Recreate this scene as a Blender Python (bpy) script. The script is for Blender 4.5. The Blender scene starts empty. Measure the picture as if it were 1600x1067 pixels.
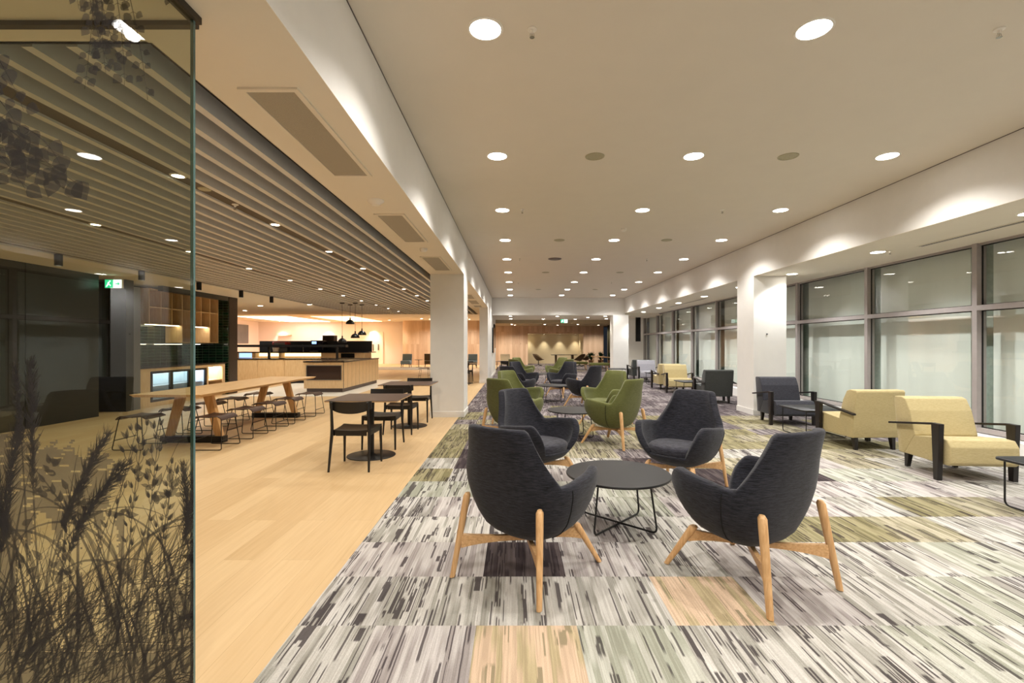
import bpy, bmesh, math, random
from mathutils import Vector, Matrix
random.seed(7)
scene = bpy.context.scene
COL = scene.collection
PI = math.pi
R = math.radians

# ------------------------------------------------------------------ camera, world, exposure
EYE = 1.403
cam_data = bpy.data.cameras.new('camera')
cam_data.sensor_width = 36.0
cam_data.lens = 742.0 / 1600.0 * 36.0
cam_data.shift_x = -4.6 / 1600.0
cam_data.shift_y = 5.1 / 1600.0
cam_data.clip_start = 0.05
cam_data.clip_end = 200
cam = bpy.data.objects.new('camera', cam_data)
COL.objects.link(cam)
cam.location = (0, 0, EYE)
cam.rotation_euler = (PI / 2, 0, 0)
scene.camera = cam

world = bpy.data.worlds.new('world')
scene.world = world
world.use_nodes = True
world.node_tree.nodes['Background'].inputs[0].default_value = (0.35, 0.42, 0.55, 1)
world.node_tree.nodes['Background'].inputs[1].default_value = 0.02

vs = scene.view_settings
vs.view_transform = 'Standard'
vs.look = 'None'
vs.gamma = 1.0
vs.use_curve_mapping = False
vs.exposure = 0.98

W_MAIN = 62.0       # watts of a large downlight
W_SOFF = 52.0
W_CAFE = 30.0
C_MAIN = (1.0, 0.965, 0.915)
C_SOFF = (0.98, 1.0, 1.0)
C_CAFE = (1.0, 0.93, 0.79)

# ------------------------------------------------------------------ helpers
def lin(c):
    out = []
    for v in c[:3]:
        v = v / 255.0
        out.append(v / 12.92 if v <= 0.04045 else ((v + 0.055) / 1.055) ** 2.4)
    return (out[0], out[1], out[2], 1.0)

class MB:
    def __init__(self):
        self.bm = bmesh.new()
    def box(self, x0, x1, y0, y1, z0, z1, mat=None, bevel=0.0):
        cs = [(x0, y0, z0), (x1, y0, z0), (x1, y1, z0), (x0, y1, z0), (x0, y0, z1), (x1, y0, z1), (x1, y1, z1), (x0, y1, z1)]
        return self.hexa(cs, mat, bevel)
    def hexa(self, cs, mat=None, bevel=0.0):
        vsl = [self.bm.verts.new(Vector(c) if mat is None else mat @ Vector(c)) for c in cs]
        fs = []
        for f in ((0, 3, 2, 1), (4, 5, 6, 7), (0, 1, 5, 4), (1, 2, 6, 5), (2, 3, 7, 6), (3, 0, 4, 7)):
            fs.append(self.bm.faces.new([vsl[i] for i in f]))
        if bevel > 0:
            es = set()
            for f in fs:
                for e in f.edges:
                    es.add(e)
            bmesh.ops.bevel(self.bm, geom=list(es), offset=bevel, segments=3, affect='EDGES', profile=0.5)
        return self
    def quad(self, a, b, c, d):
        self.bm.faces.new([self.bm.verts.new(p) for p in (a, b, c, d)])
        return self
    def poly(self, pts):
        self.bm.faces.new([self.bm.verts.new(p) for p in pts])
        return self
    def cyl(self, cx, cy, z0, z1, r0, r1=None, n=32):
        r1 = r0 if r1 is None else r1
        return self.lathe([(0, z0), (r0, z0), (r1, z1), (0, z1)], cx, cy, n)
    def lathe(self, prof, cx=0, cy=0, n=32):
        rings = []
        for (r, z) in prof:
            if r < 1e-6:
                rings.append([self.bm.verts.new((cx, cy, z))])
            else:
                rings.append([self.bm.verts.new((cx + r * math.cos(2 * PI * k / n), cy + r * math.sin(2 * PI * k / n), z)) for k in range(n)])
        for a, b in zip(rings[:-1], rings[1:]):
            if len(a) == 1 and len(b) == 1:
                continue
            for k in range(n):
                k2 = (k + 1) % n
                if len(a) == 1:
                    self.bm.faces.new((a[0], b[k2], b[k]))
                elif len(b) == 1:
                    self.bm.faces.new((a[k], a[k2], b[0]))
                else:
                    self.bm.faces.new((a[k], a[k2], b[k2], b[k]))
        return self
    def loft(self, rings, closed_u=True, cap=True):
        vr = [[self.bm.verts.new(p) for p in r] for r in rings]
        n = len(rings[0])
        for a, b in zip(vr[:-1], vr[1:]):
            for k in range(n if closed_u else n - 1):
                k2 = (k + 1) % n
                self.bm.faces.new((a[k], a[k2], b[k2], b[k]))
        if cap:
            self.bm.faces.new(list(reversed(vr[0])))
            self.bm.faces.new(vr[-1])
        return self
    def tube(self, pts, r, n=8, closed=False):
        pts = [Vector(p) for p in pts]
        m = len(pts)
        rr = r if isinstance(r, (list, tuple)) else [r] * m
        rings = []
        t0 = (pts[1] - pts[0]).normalized()
        up = Vector((0, 0, 1)) if abs(t0.z) < 0.9 else Vector((1, 0, 0))
        nrm = (up - t0 * up.dot(t0)).normalized()
        for i, p in enumerate(pts):
            if i == 0:
                t = (pts[1] - pts[0]).normalized()
            elif i == m - 1:
                t = (pts[-1] - pts[-2]).normalized()
            else:
                t = ((pts[i + 1] - p).normalized() + (p - pts[i - 1]).normalized())
                t = t.normalized() if t.length > 1e-6 else (pts[i + 1] - p).normalized()
            nrm = (nrm - t * nrm.dot(t)).normalized()
            bn = t.cross(nrm)
            rings.append([p + (nrm * math.cos(2 * PI * k / n) + bn * math.sin(2 * PI * k / n)) * rr[i] for k in range(n)])
        return self.loft(rings)
    def build(self, name, mat, parent=None, smooth=False, angle=35, kind=None):
        me = bpy.data.meshes.new(name)
        bmesh.ops.recalc_face_normals(self.bm, faces=self.bm.faces[:])
        self.bm.to_mesh(me)
        self.bm.free()
        if mat is not None:
            me.materials.append(mat)
        if smooth:
            for p in me.polygons:
                p.use_smooth = True
            try:
                me.set_sharp_from_angle(angle=R(angle))
            except Exception:
                pass
        o = bpy.data.objects.new(name, me)
        COL.objects.link(o)
        if parent is not None:
            o.parent = parent
        if kind:
            o['kind'] = kind
        return o

def fillet(pts, r, n=5):
    pts = [Vector(p) for p in pts]
    out = [pts[0]]
    for i in range(1, len(pts) - 1):
        a, b, c = pts[i - 1], pts[i], pts[i + 1]
        d1 = (a - b); d2 = (c - b)
        rr = min(r, d1.length * 0.48, d2.length * 0.48)
        p1 = b + d1.normalized() * rr
        p2 = b + d2.normalized() * rr
        for k in range(n + 1):
            t = k / n
            out.append(p1 * (1 - t) ** 2 + b * 2 * t * (1 - t) + p2 * t * t)
    out.append(pts[-1])
    return out

def tag(o, label, cat, group=None):
    o['label'] = label
    o['category'] = cat
    if group:
        o['group'] = group
    return o

def empty(name, loc=(0, 0, 0), rz=0.0):
    o = bpy.data.objects.new(name, None)
    COL.objects.link(o)
    o.location = loc
    o.rotation_euler = (0, 0, rz)
    return o

def struct(name, mb, m, smooth=False, parent=None):
    o = mb.build(name, m, parent, smooth=smooth)
    if parent is None:
        o['kind'] = 'structure'
    return o

def copy_tree(o, parent=None):
    c = o.copy()
    COL.objects.link(c)
    c.parent = parent
    for ch in list(o.children):
        copy_tree(ch, c)
    return c

ORD = ['first', 'second', 'third', 'fourth', 'fifth', 'sixth', 'seventh', 'eighth', 'ninth', 'tenth', 'eleventh', 'twelfth', 'thirteenth']

# ------------------------------------------------------------------ materials
def newmat(name):
    m = bpy.data.materials.new(name)
    m.use_nodes = True
    nt = m.node_tree
    return m, nt, nt.nodes['Principled BSDF']

def plain(name, rgb, rough=0.5, metal=0.0, var=0.0, scale=20.0, bump=0.0, coord='Object', stretch=(1, 1, 1), spec=0.5):
    m, nt, b = newmat(name)
    c = lin(rgb)
    b.inputs['Roughness'].default_value = rough
    b.inputs['Metallic'].default_value = metal
    b.inputs['Specular IOR Level'].default_value = spec
    tc = nt.nodes.new('ShaderNodeTexCoord')
    mp = nt.nodes.new('ShaderNodeMapping')
    mp.inputs['Scale'].default_value = stretch
    nt.links.new(tc.outputs[coord], mp.inputs[0])
    nz = nt.nodes.new('ShaderNodeTexNoise')
    nz.inputs['Scale'].default_value = scale
    nz.inputs['Detail'].default_value = 3
    nt.links.new(mp.outputs[0], nz.inputs['Vector'])
    rp = nt.nodes.new('ShaderNodeMapRange')
    rp.inputs['From Min'].default_value = 0.3
    rp.inputs['From Max'].default_value = 0.7
    rp.inputs['To Min'].default_value = 1 - var
    rp.inputs['To Max'].default_value = 1 + var
    nt.links.new(nz.outputs['Fac'], rp.inputs['Value'])
    mx = nt.nodes.new('ShaderNodeVectorMath')
    mx.operation = 'SCALE'
    mx.inputs[0].default_value = c[:3]
    nt.links.new(rp.outputs[0], mx.inputs['Scale'])
    nt.links.new(mx.outputs[0], b.inputs['Base Color'])
    if bump > 0:
        bp = nt.nodes.new('ShaderNodeBump')
        bp.inputs['Strength'].default_value = bump
        bp.inputs['Distance'].default_value = 0.004
        nt.links.new(nz.outputs['Fac'], bp.inputs['Height'])
        nt.links.new(bp.outputs[0], b.inputs['Normal'])
    return m

def emit(name, rgb, strength):
    m = bpy.data.materials.new(name)
    m.use_nodes = True
    nt = m.node_tree
    nt.nodes.remove(nt.nodes['Principled BSDF'])
    e = nt.nodes.new('ShaderNodeEmission')
    e.inputs[0].default_value = lin(rgb)
    e.inputs[1].default_value = strength
    nt.links.new(e.outputs[0], nt.nodes['Material Output'].inputs[0])
    return m

def glass(name, tint, ior=1.5, boost=1.6, rough=0.0):
    m = bpy.data.materials.new(name)
    m.use_nodes = True
    nt = m.node_tree
    nt.nodes.remove(nt.nodes['Principled BSDF'])
    t = nt.nodes.new('ShaderNodeBsdfTransparent')
    t.inputs[0].default_value = (tint[0], tint[1], tint[2], 1)
    g = nt.nodes.new('ShaderNodeBsdfGlossy')
    g.inputs['Roughness'].default_value = rough
    f = nt.nodes.new('ShaderNodeFresnel')
    ge = nt.nodes.new('ShaderNodeNewGeometry')
    mr = nt.nodes.new('ShaderNodeMapRange')
    mr.inputs['To Min'].default_value = ior
    mr.inputs['To Max'].default_value = 1.0 / ior
    nt.links.new(ge.outputs['Backfacing'], mr.inputs['Value'])
    nt.links.new(mr.outputs[0], f.inputs[0])
    mu = nt.nodes.new('ShaderNodeMath')
    mu.operation = 'MULTIPLY'
    mu.use_clamp = True
    mu.inputs[1].default_value = boost
    nt.links.new(f.outputs[0], mu.inputs[0])
    mx = nt.nodes.new('ShaderNodeMixShader')
    nt.links.new(mu.outputs[0], mx.inputs[0])
    nt.links.new(t.outputs[0], mx.inputs[1])
    nt.links.new(g.outputs[0], mx.inputs[2])
    nt.links.new(mx.outputs[0], nt.nodes['Material Output'].inputs[0])
    return m

def wood(name, rgb_a, rgb_b, axis='Z', scale=9.0, rough=0.45, stretch=14.0, coord='Object'):
    m, nt, b = newmat(name)
    tc = nt.nodes.new('ShaderNodeTexCoord')
    mp = nt.nodes.new('ShaderNodeMapping')
    s = [stretch, stretch, stretch]
    s['XYZ'.index(axis)] = 1.0
    mp.inputs['Scale'].default_value = s
    nt.links.new(tc.outputs[coord], mp.inputs[0])
    nz = nt.nodes.new('ShaderNodeTexNoise')
    nz.inputs['Scale'].default_value = scale
    nz.inputs['Detail'].default_value = 5
    nz.inputs['Distortion'].default_value = 0.4
    nt.links.new(mp.outputs[0], nz.inputs['Vector'])
    cr = nt.nodes.new('ShaderNodeValToRGB')
    cr.color_ramp.elements[0].position = 0.3
    cr.color_ramp.elements[0].color = lin(rgb_a)
    cr.color_ramp.elements[1].position = 0.7
    cr.color_ramp.elements[1].color = lin(rgb_b)
    nt.links.new(nz.outputs['Fac'], cr.inputs[0])
    nt.links.new(cr.outputs[0], b.inputs['Base Color'])
    b.inputs['Roughness'].default_value = rough
    return m

def planks(name, rgb_a, rgb_b, width, length, vertical=False, rough=0.4, mortar=0.0008, knots=False, contrast=1.0):
    """floor: planks run along Y; vertical: planks run along Z on a wall facing Y"""
    m, nt, b = newmat(name)
    L = nt.links
    geo = nt.nodes.new('ShaderNodeNewGeometry')
    sep = nt.nodes.new('ShaderNodeSeparateXYZ')
    L.new(geo.outputs['Position'], sep.inputs[0])
    cmb = nt.nodes.new('ShaderNodeCombineXYZ')
    L.new(sep.outputs['Z' if vertical else 'Y'], cmb.inputs['X'])
    L.new(sep.outputs['X'], cmb.inputs['Y'])
    br = nt.nodes.new('ShaderNodeTexBrick')
    br.offset = 0.37
    br.inputs['Scale'].default_value = 1.0
    br.inputs['Brick Width'].default_value = length
    br.inputs['Row Height'].default_value = width
    br.inputs['Mortar Size'].default_value = mortar
    br.inputs['Color1'].default_value = (0, 0, 0, 1)
    br.inputs['Color2'].default_value = (1, 1, 1, 1)
    br.inputs['Mortar'].default_value = (0.0, 0.0, 0.0, 1)
    L.new(cmb.outputs[0], br.inputs['Vector'])
    mp = nt.nodes.new('ShaderNodeMapping')
    mp.inputs['Scale'].default_value = (1.2, 22.0, 1.0)
    L.new(cmb.outputs[0], mp.inputs[0])
    nz = nt.nodes.new('ShaderNodeTexNoise')
    nz.noise_dimensions = '4D'
    nz.inputs['Scale'].default_value = 2.0
    nz.inputs['Detail'].default_value = 5
    L.new(mp.outputs[0], nz.inputs['Vector'])
    mw = nt.nodes.new('ShaderNodeMath'); mw.operation = 'MULTIPLY'; mw.inputs[1].default_value = 9.0
    L.new(br.outputs['Color'], mw.inputs[0])
    L.new(mw.outputs[0], nz.inputs['W'])
    a1 = nt.nodes.new('ShaderNodeMath'); a1.operation = 'MULTIPLY'; a1.inputs[1].default_value = 0.45 * contrast
    L.new(br.outputs['Color'], a1.inputs[0])
    a2 = nt.nodes.new('ShaderNodeMath'); a2.operation = 'MULTIPLY_ADD'; a2.inputs[1].default_value = 0.7
    L.new(nz.outputs['Fac'], a2.inputs[0]); L.new(a1.outputs[0], a2.inputs[2])
    cr = nt.nodes.new('ShaderNodeValToRGB')
    cr.color_ramp.elements[0].position = 0.15
    cr.color_ramp.elements[0].color = lin(rgb_a)
    cr.color_ramp.elements[1].position = 0.85
    cr.color_ramp.elements[1].color = lin(rgb_b)
    L.new(a2.outputs[0], cr.inputs[0])
    mx = nt.nodes.new('ShaderNodeMixRGB')
    mx.blend_type = 'MULTIPLY'
    mx.inputs[2].default_value = (0.72, 0.66, 0.6, 1)
    L.new(br.outputs['Fac'], mx.inputs[0])
    L.new(cr.outputs[0], mx.inputs[1])
    last = mx
    if knots:
        v = nt.nodes.new('ShaderNodeTexVoronoi')
        mp2 = nt.nodes.new('ShaderNodeMapping'); mp2.inputs['Scale'].default_value = (1.0, 2.2, 1)
        L.new(cmb.outputs[0], mp2.inputs[0]); L.new(mp2.outputs[0], v.inputs['Vector'])
        v.inputs['Scale'].default_value = 1.3
        mr = nt.nodes.new('ShaderNodeMapRange')
        mr.inputs['From Min'].default_value = 0.03; mr.inputs['From Max'].default_value = 0.1
        mr.inputs['To Min'].default_value = 0.45; mr.inputs['To Max'].default_value = 0.0
        L.new(v.outputs['Distance'], mr.inputs['Value'])
        m2 = nt.nodes.new('ShaderNodeMixRGB'); m2.inputs[2].default_value = lin((110, 75, 50))
        L.new(mr.outputs[0], m2.inputs[0]); L.new(mx.outputs[0], m2.inputs[1])
        last = m2
    L.new(last.outputs[0], b.inputs['Base Color'])
    b.inputs['Roughness'].default_value = rough
    return m

def tiles_mat(name, rgb, mortar_rgb, w, h, rough=0.12, var=0.3):
    """wall tiles on a wall facing X"""
    m, nt, b = newmat(name)
    L = nt.links
    geo = nt.nodes.new('ShaderNodeNewGeometry')
    sep = nt.nodes.new('ShaderNodeSeparateXYZ')
    L.new(geo.outputs['Position'], sep.inputs[0])
    ad = nt.nodes.new('ShaderNodeMath'); ad.operation = 'ADD'
    L.new(sep.outputs['X'], ad.inputs[0]); L.new(sep.outputs['Y'], ad.inputs[1])
    cmb = nt.nodes.new('ShaderNodeCombineXYZ')
    L.new(ad.outputs[0], cmb.inputs['X']); L.new(sep.outputs['Z'], cmb.inputs['Y'])
    br = nt.nodes.new('ShaderNodeTexBrick')
    br.offset = 0.0
    br.inputs['Scale'].default_value = 1.0
    br.inputs['Brick Width'].default_value = w
    br.inputs['Row Height'].default_value = h
    br.inputs['Mortar Size'].default_value = 0.004
    c = lin(rgb)
    br.inputs['Color1'].default_value = (c[0] * (1 - var), c[1] * (1 - var), c[2] * (1 - var), 1)
    br.inputs['Color2'].default_value = (c[0] * (1 + var), c[1] * (1 + var), c[2] * (1 + var), 1)
    br.inputs['Mortar'].default_value = lin(mortar_rgb)
    L.new(cmb.outputs[0], br.inputs['Vector'])
    L.new(br.outputs['Color'], b.inputs['Base Color'])
    b.inputs['Roughness'].default_value = rough
    return m

def fabric(name, rgb, rgb2, scale=60.0):
    m, nt, b = newmat(name)
    L = nt.links
    tc = nt.nodes.new('ShaderNodeTexCoord')
    mp = nt.nodes.new('ShaderNodeMapping')
    mp.inputs['Scale'].default_value = (0.35, 0.35, 4.0)
    L.new(tc.outputs['Object'], mp.inputs[0])
    nz = nt.nodes.new('ShaderNodeTexNoise')
    nz.inputs['Scale'].default_value = scale
    nz.inputs['Detail'].default_value = 4
    nz.inputs['Roughness'].default_value = 0.75
    L.new(mp.outputs[0], nz.inputs['Vector'])
    cr = nt.nodes.new('ShaderNodeValToRGB')
    cr.color_ramp.elements[0].position = 0.35
    cr.color_ramp.elements[0].color = lin(rgb)
    cr.color_ramp.elements[1].position = 0.68
    cr.color_ramp.elements[1].color = lin(rgb2)
    L.new(nz.outputs['Fac'], cr.inputs[0])
    L.new(cr.outputs[0], b.inputs['Base Color'])
    b.inputs['Roughness'].default_value = 0.9
    b.inputs['Specular IOR Level'].default_value = 0.2
    try:
        b.inputs['Sheen Weight'].default_value = 0.15
    except Exception:
        pass
    bp = nt.nodes.new('ShaderNodeBump')
    bp.inputs['Strength'].default_value = 0.4
    bp.inputs['Distance'].default_value = 0.002
    L.new(nz.outputs['Fac'], bp.inputs['Height'])
    L.new(bp.outputs[0], b.inputs['Normal'])
    return m

M = {}
M['paint'] = plain('white_paint', (234, 231, 226), 0.75, var=0.015, scale=6)
M['paint_ceiling'] = plain('ceiling_paint', (226, 216, 200), 0.9, var=0.01, scale=4)
M['soffit'] = plain('soffit_paint', (232, 222, 204), 0.85, var=0.01, scale=4)
M['slat'] = plain('slat_paint', (212, 208, 202), 0.6, var=0.03, scale=8)
M['plenum'] = plain('plenum_black', (26, 25, 25), 0.9, var=0.1)
M['channel'] = plain('channel_bronze', (88, 78, 66), 0.7, var=0.05)
M['skirting'] = plain('skirting_white', (240, 238, 234), 0.4, var=0.01)
M['oakfloor'] = planks('oak_floor', (192, 158, 112), (218, 188, 144), 0.19, 1.9, rough=0.42, contrast=0.8)
M['oakwall'] = planks('oak_wall', (176, 140, 110), (216, 186, 156), 0.19, 2.3, vertical=True, rough=0.6, knots=True)
M['white_tile'] = plain('pale_floor_tile', (224, 220, 212), 0.35, var=0.03, scale=3)
M['pinkwall'] = plain('warm_white_wall', (244, 229, 222), 0.85, var=0.01)
M['darkwall'] = plain('dark_panel', (46, 46, 44), 0.35, var=0.12, scale=3, stretch=(1, 1, 6))
M['olivewall'] = plain('olive_glazing', (64, 60, 44), 0.3, var=0.1, scale=2)
M['greymetal'] = plain('brushed_grey', (120, 120, 122), 0.4, 0.3, var=0.08, scale=2)
M['brownmesh'] = plain('brown_mesh', (62, 48, 40), 0.5, var=0.5, scale=40, bump=0.5)
M['beigewall'] = plain('beige_wall', (170, 150, 118), 0.8, var=0.03)
M['niche'] = plain('niche_beige', (206, 190, 158), 0.8, var=0.02)
M['greentile'] = tiles_mat('green_tile', (12, 42, 28), (84, 100, 84), 0.2, 0.075)
M['blackstone'] = plain('black_stone', (38, 30, 30), 0.2, var=0.15, scale=30)
M['blackpanel'] = plain('black_panel', (40, 40, 42), 0.35, var=0.08)
M['cabwood'] = wood('light_timber', (214, 178, 130), (232, 202, 158), 'Z', 5, 0.5, 12)
M['cabwood_x'] = wood('light_timber_flat', (214, 178, 130), (232, 202, 158), 'Y', 5, 0.5, 12)
M['kick'] = plain('kick_grey', (95, 82, 78), 0.4, 0.3, var=0.05)
M['mirror'] = plain('display_glass', (92, 76, 72), 0.18, 0.55, var=0.05, scale=3)
M['alum'] = plain('window_aluminium', (166, 157, 154), 0.5, 0.1, var=0.03)
M['gasket'] = plain('black_gasket', (22, 20, 20), 0.6)
M['blind'] = plain('pale_screen', (238, 240, 234), 0.9, var=0.03, scale=2.4, stretch=(1, 1.6, 0.12))
M['outside'] = plain('outside_dark', (176, 188, 178), 0.8, var=0.1)
M['pane'] = glass('window_glass', (0.90, 0.93, 0.91), 1.5, 1.25)
M['greenpane'] = glass('green_tinted_glass', (0.58, 0.63, 0.53), 1.52, 1.15)
M['glassedge'] = plain('glass_edge', (92, 122, 120), 0.15, 0.0, var=0.15, scale=3)
M['darktrack'] = plain('dark_track', (60, 52, 44), 0.5, 0.3)
M['ashleg'] = wood('ash_timber', (204, 154, 100), (232, 190, 138), 'Z', 6, 0.45, 16)
M['ashrail'] = wood('ash_timber_rail', (204, 154, 100), (232, 190, 138), 'X', 6, 0.45, 16)
M['charcoal'] = fabric('charcoal_weave', (14, 14, 18), (56, 56, 65), 55)
M['charcoal_seat'] = fabric('charcoal_seat_weave', (24, 24, 29), (72, 71, 80), 55)
M['green'] = fabric('olive_green_weave', (86, 90, 46), (112, 114, 68), 70)
M['yellow'] = fabric('straw_yellow_weave', (176, 158, 112), (200, 184, 140), 70)
M['grey'] = fabric('slate_grey_weave', (40, 40, 46), (72, 72, 80), 70)
M['midgrey'] = fabric('mid_grey_weave', (58, 60, 58), (80, 82, 79), 70)
M['palegrey'] = fabric('pale_grey_weave', (140, 138, 146), (176, 174, 180), 70)
M['bluegrey'] = fabric('blue_grey_weave', (104, 122, 134), (134, 150, 158), 70)
M['cream'] = fabric('cream_weave', (226, 212, 184), (242, 232, 208), 70)
M['brownfab'] = fabric('brown_weave', (78, 62, 44), (104, 86, 60), 70)
M['seam'] = plain('seam_black', (12, 12, 14), 0.9)
M['blackmetal'] = plain('black_metal', (24, 23, 23), 0.4, 0.2, var=0.05)
M['blacktop'] = plain('black_laminate', (20, 20, 22), 0.42, var=0.06, scale=8)
M['blackwood'] = plain('black_stained_wood', (26, 20, 19), 0.38, var=0.3, scale=10, stretch=(8, 8, 1))
M['cafechair'] = plain('black_stained_oak', (22, 18, 17), 0.45, var=0.25, scale=10, stretch=(8, 1, 8))
M['cafetop'] = plain('brown_laminate', (80, 66, 62), 0.35, var=0.05, scale=6)
M['plyedge'] = plain('ply_edge', (196, 160, 118), 0.6, var=0.1)
M['oaktop'] = wood('oak_tabletop', (206, 164, 112), (232, 196, 148), 'Y', 4, 0.4, 12)
M['oakleg'] = wood('oak_leg', (196, 148, 92), (222, 180, 126), 'Z', 4, 0.5, 10)
M['stoolseat'] = plain('dark_brown_ply', (72, 54, 48), 0.4, var=0.15, scale=6, stretch=(1, 8, 8))
M['trimwhite'] = plain('fixture_white', (238, 232, 222), 0.5)
M['speaker'] = plain('speaker_beige', (176, 168, 140), 0.7, var=0.1, scale=60)
M['chrome'] = plain('chrome', (190, 186, 178), 0.25, 0.9)
M['screen'] = plain('screen_black', (16, 14, 14), 0.12)
M['doorwhite'] = plain('door_white', (246, 236, 224), 0.5)
M['plant'] = plain('plant_green', (38, 66, 28), 0.6, var=0.4, scale=20)
M['pot'] = plain('pot_brown', (120, 84, 56), 0.6, var=0.1)
M['steel'] = plain('steel', (150, 148, 146), 0.3, 0.8)
M['fridgeglass'] = glass('fridge_glass', (0.85, 0.9, 0.92), 1.5, 1.4)
M['fridgein'] = plain('fridge_liner', (214, 222, 226), 0.4)
M['whitecup'] = plain('white_ceramic', (226, 222, 216), 0.3)
M['red'] = plain('red_plastic', (150, 30, 34), 0.35)
M['purple'] = plain('machine_body', (34, 26, 38), 0.25)
M['lens_main'] = emit('lens_large', (255, 250, 240), 14.0)
M['lens_cafe'] = emit('lens_small', (255, 244, 224), 12.0)
M['strip'] = emit('led_strip', (255, 240, 214), 8.0)
M['strip_soft'] = emit('led_niche', (255, 226, 170), 1.3)
M['cove'] = emit('cove_light', (255, 232, 214), 3.0)
M['covewarm'] = emit('cove_light_warm', (255, 214, 150), 2.2)
M['exitgreen'] = emit('exit_green', (40, 190, 130), 1.2)
M['exitwhite'] = emit('exit_white', (225, 255, 245), 1.8)
M['display'] = emit('display_blue', (150, 190, 255), 1.1)
M['fridgelight'] = emit('fridge_light', (215, 232, 255), 4.0)

def grille_mat():
    m, nt, b = newmat('grille_lattice')
    L = nt.links
    geo = nt.nodes.new('ShaderNodeNewGeometry')
    w = nt.nodes.new('ShaderNodeTexChecker')
    w.inputs['Scale'].default_value = 260
    w.inputs['Color1'].default_value = lin((188, 178, 158))
    w.inputs['Color2'].default_value = lin((130, 123, 110))
    L.new(geo.outputs['Position'], w.inputs['Vector'])
    L.new(w.outputs['Color'], b.inputs['Base Color'])
    b.inputs['Roughness'].default_value = 0.6
    return m
M['grille'] = grille_mat()

def film_mat(fac=0.6, rgb=(58, 54, 52)):
    m = bpy.data.materials.new('printed_film')
    m.use_nodes = True
    nt = m.node_tree
    nt.nodes.remove(nt.nodes['Principled BSDF'])
    t = nt.nodes.new('ShaderNodeBsdfTransparent')
    d = nt.nodes.new('ShaderNodeBsdfDiffuse')
    d.inputs[0].default_value = lin(rgb)
    mx = nt.nodes.new('ShaderNodeMixShader')
    mx.inputs[0].default_value = fac
    nt.links.new(t.outputs[0], mx.inputs[1])
    nt.links.new(d.outputs[0], mx.inputs[2])
    nt.links.new(mx.outputs[0], nt.nodes['Material Output'].inputs[0])
    return m
M['film'] = film_mat()
M['film_pale'] = film_mat(0.62, (88, 80, 70))

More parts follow.
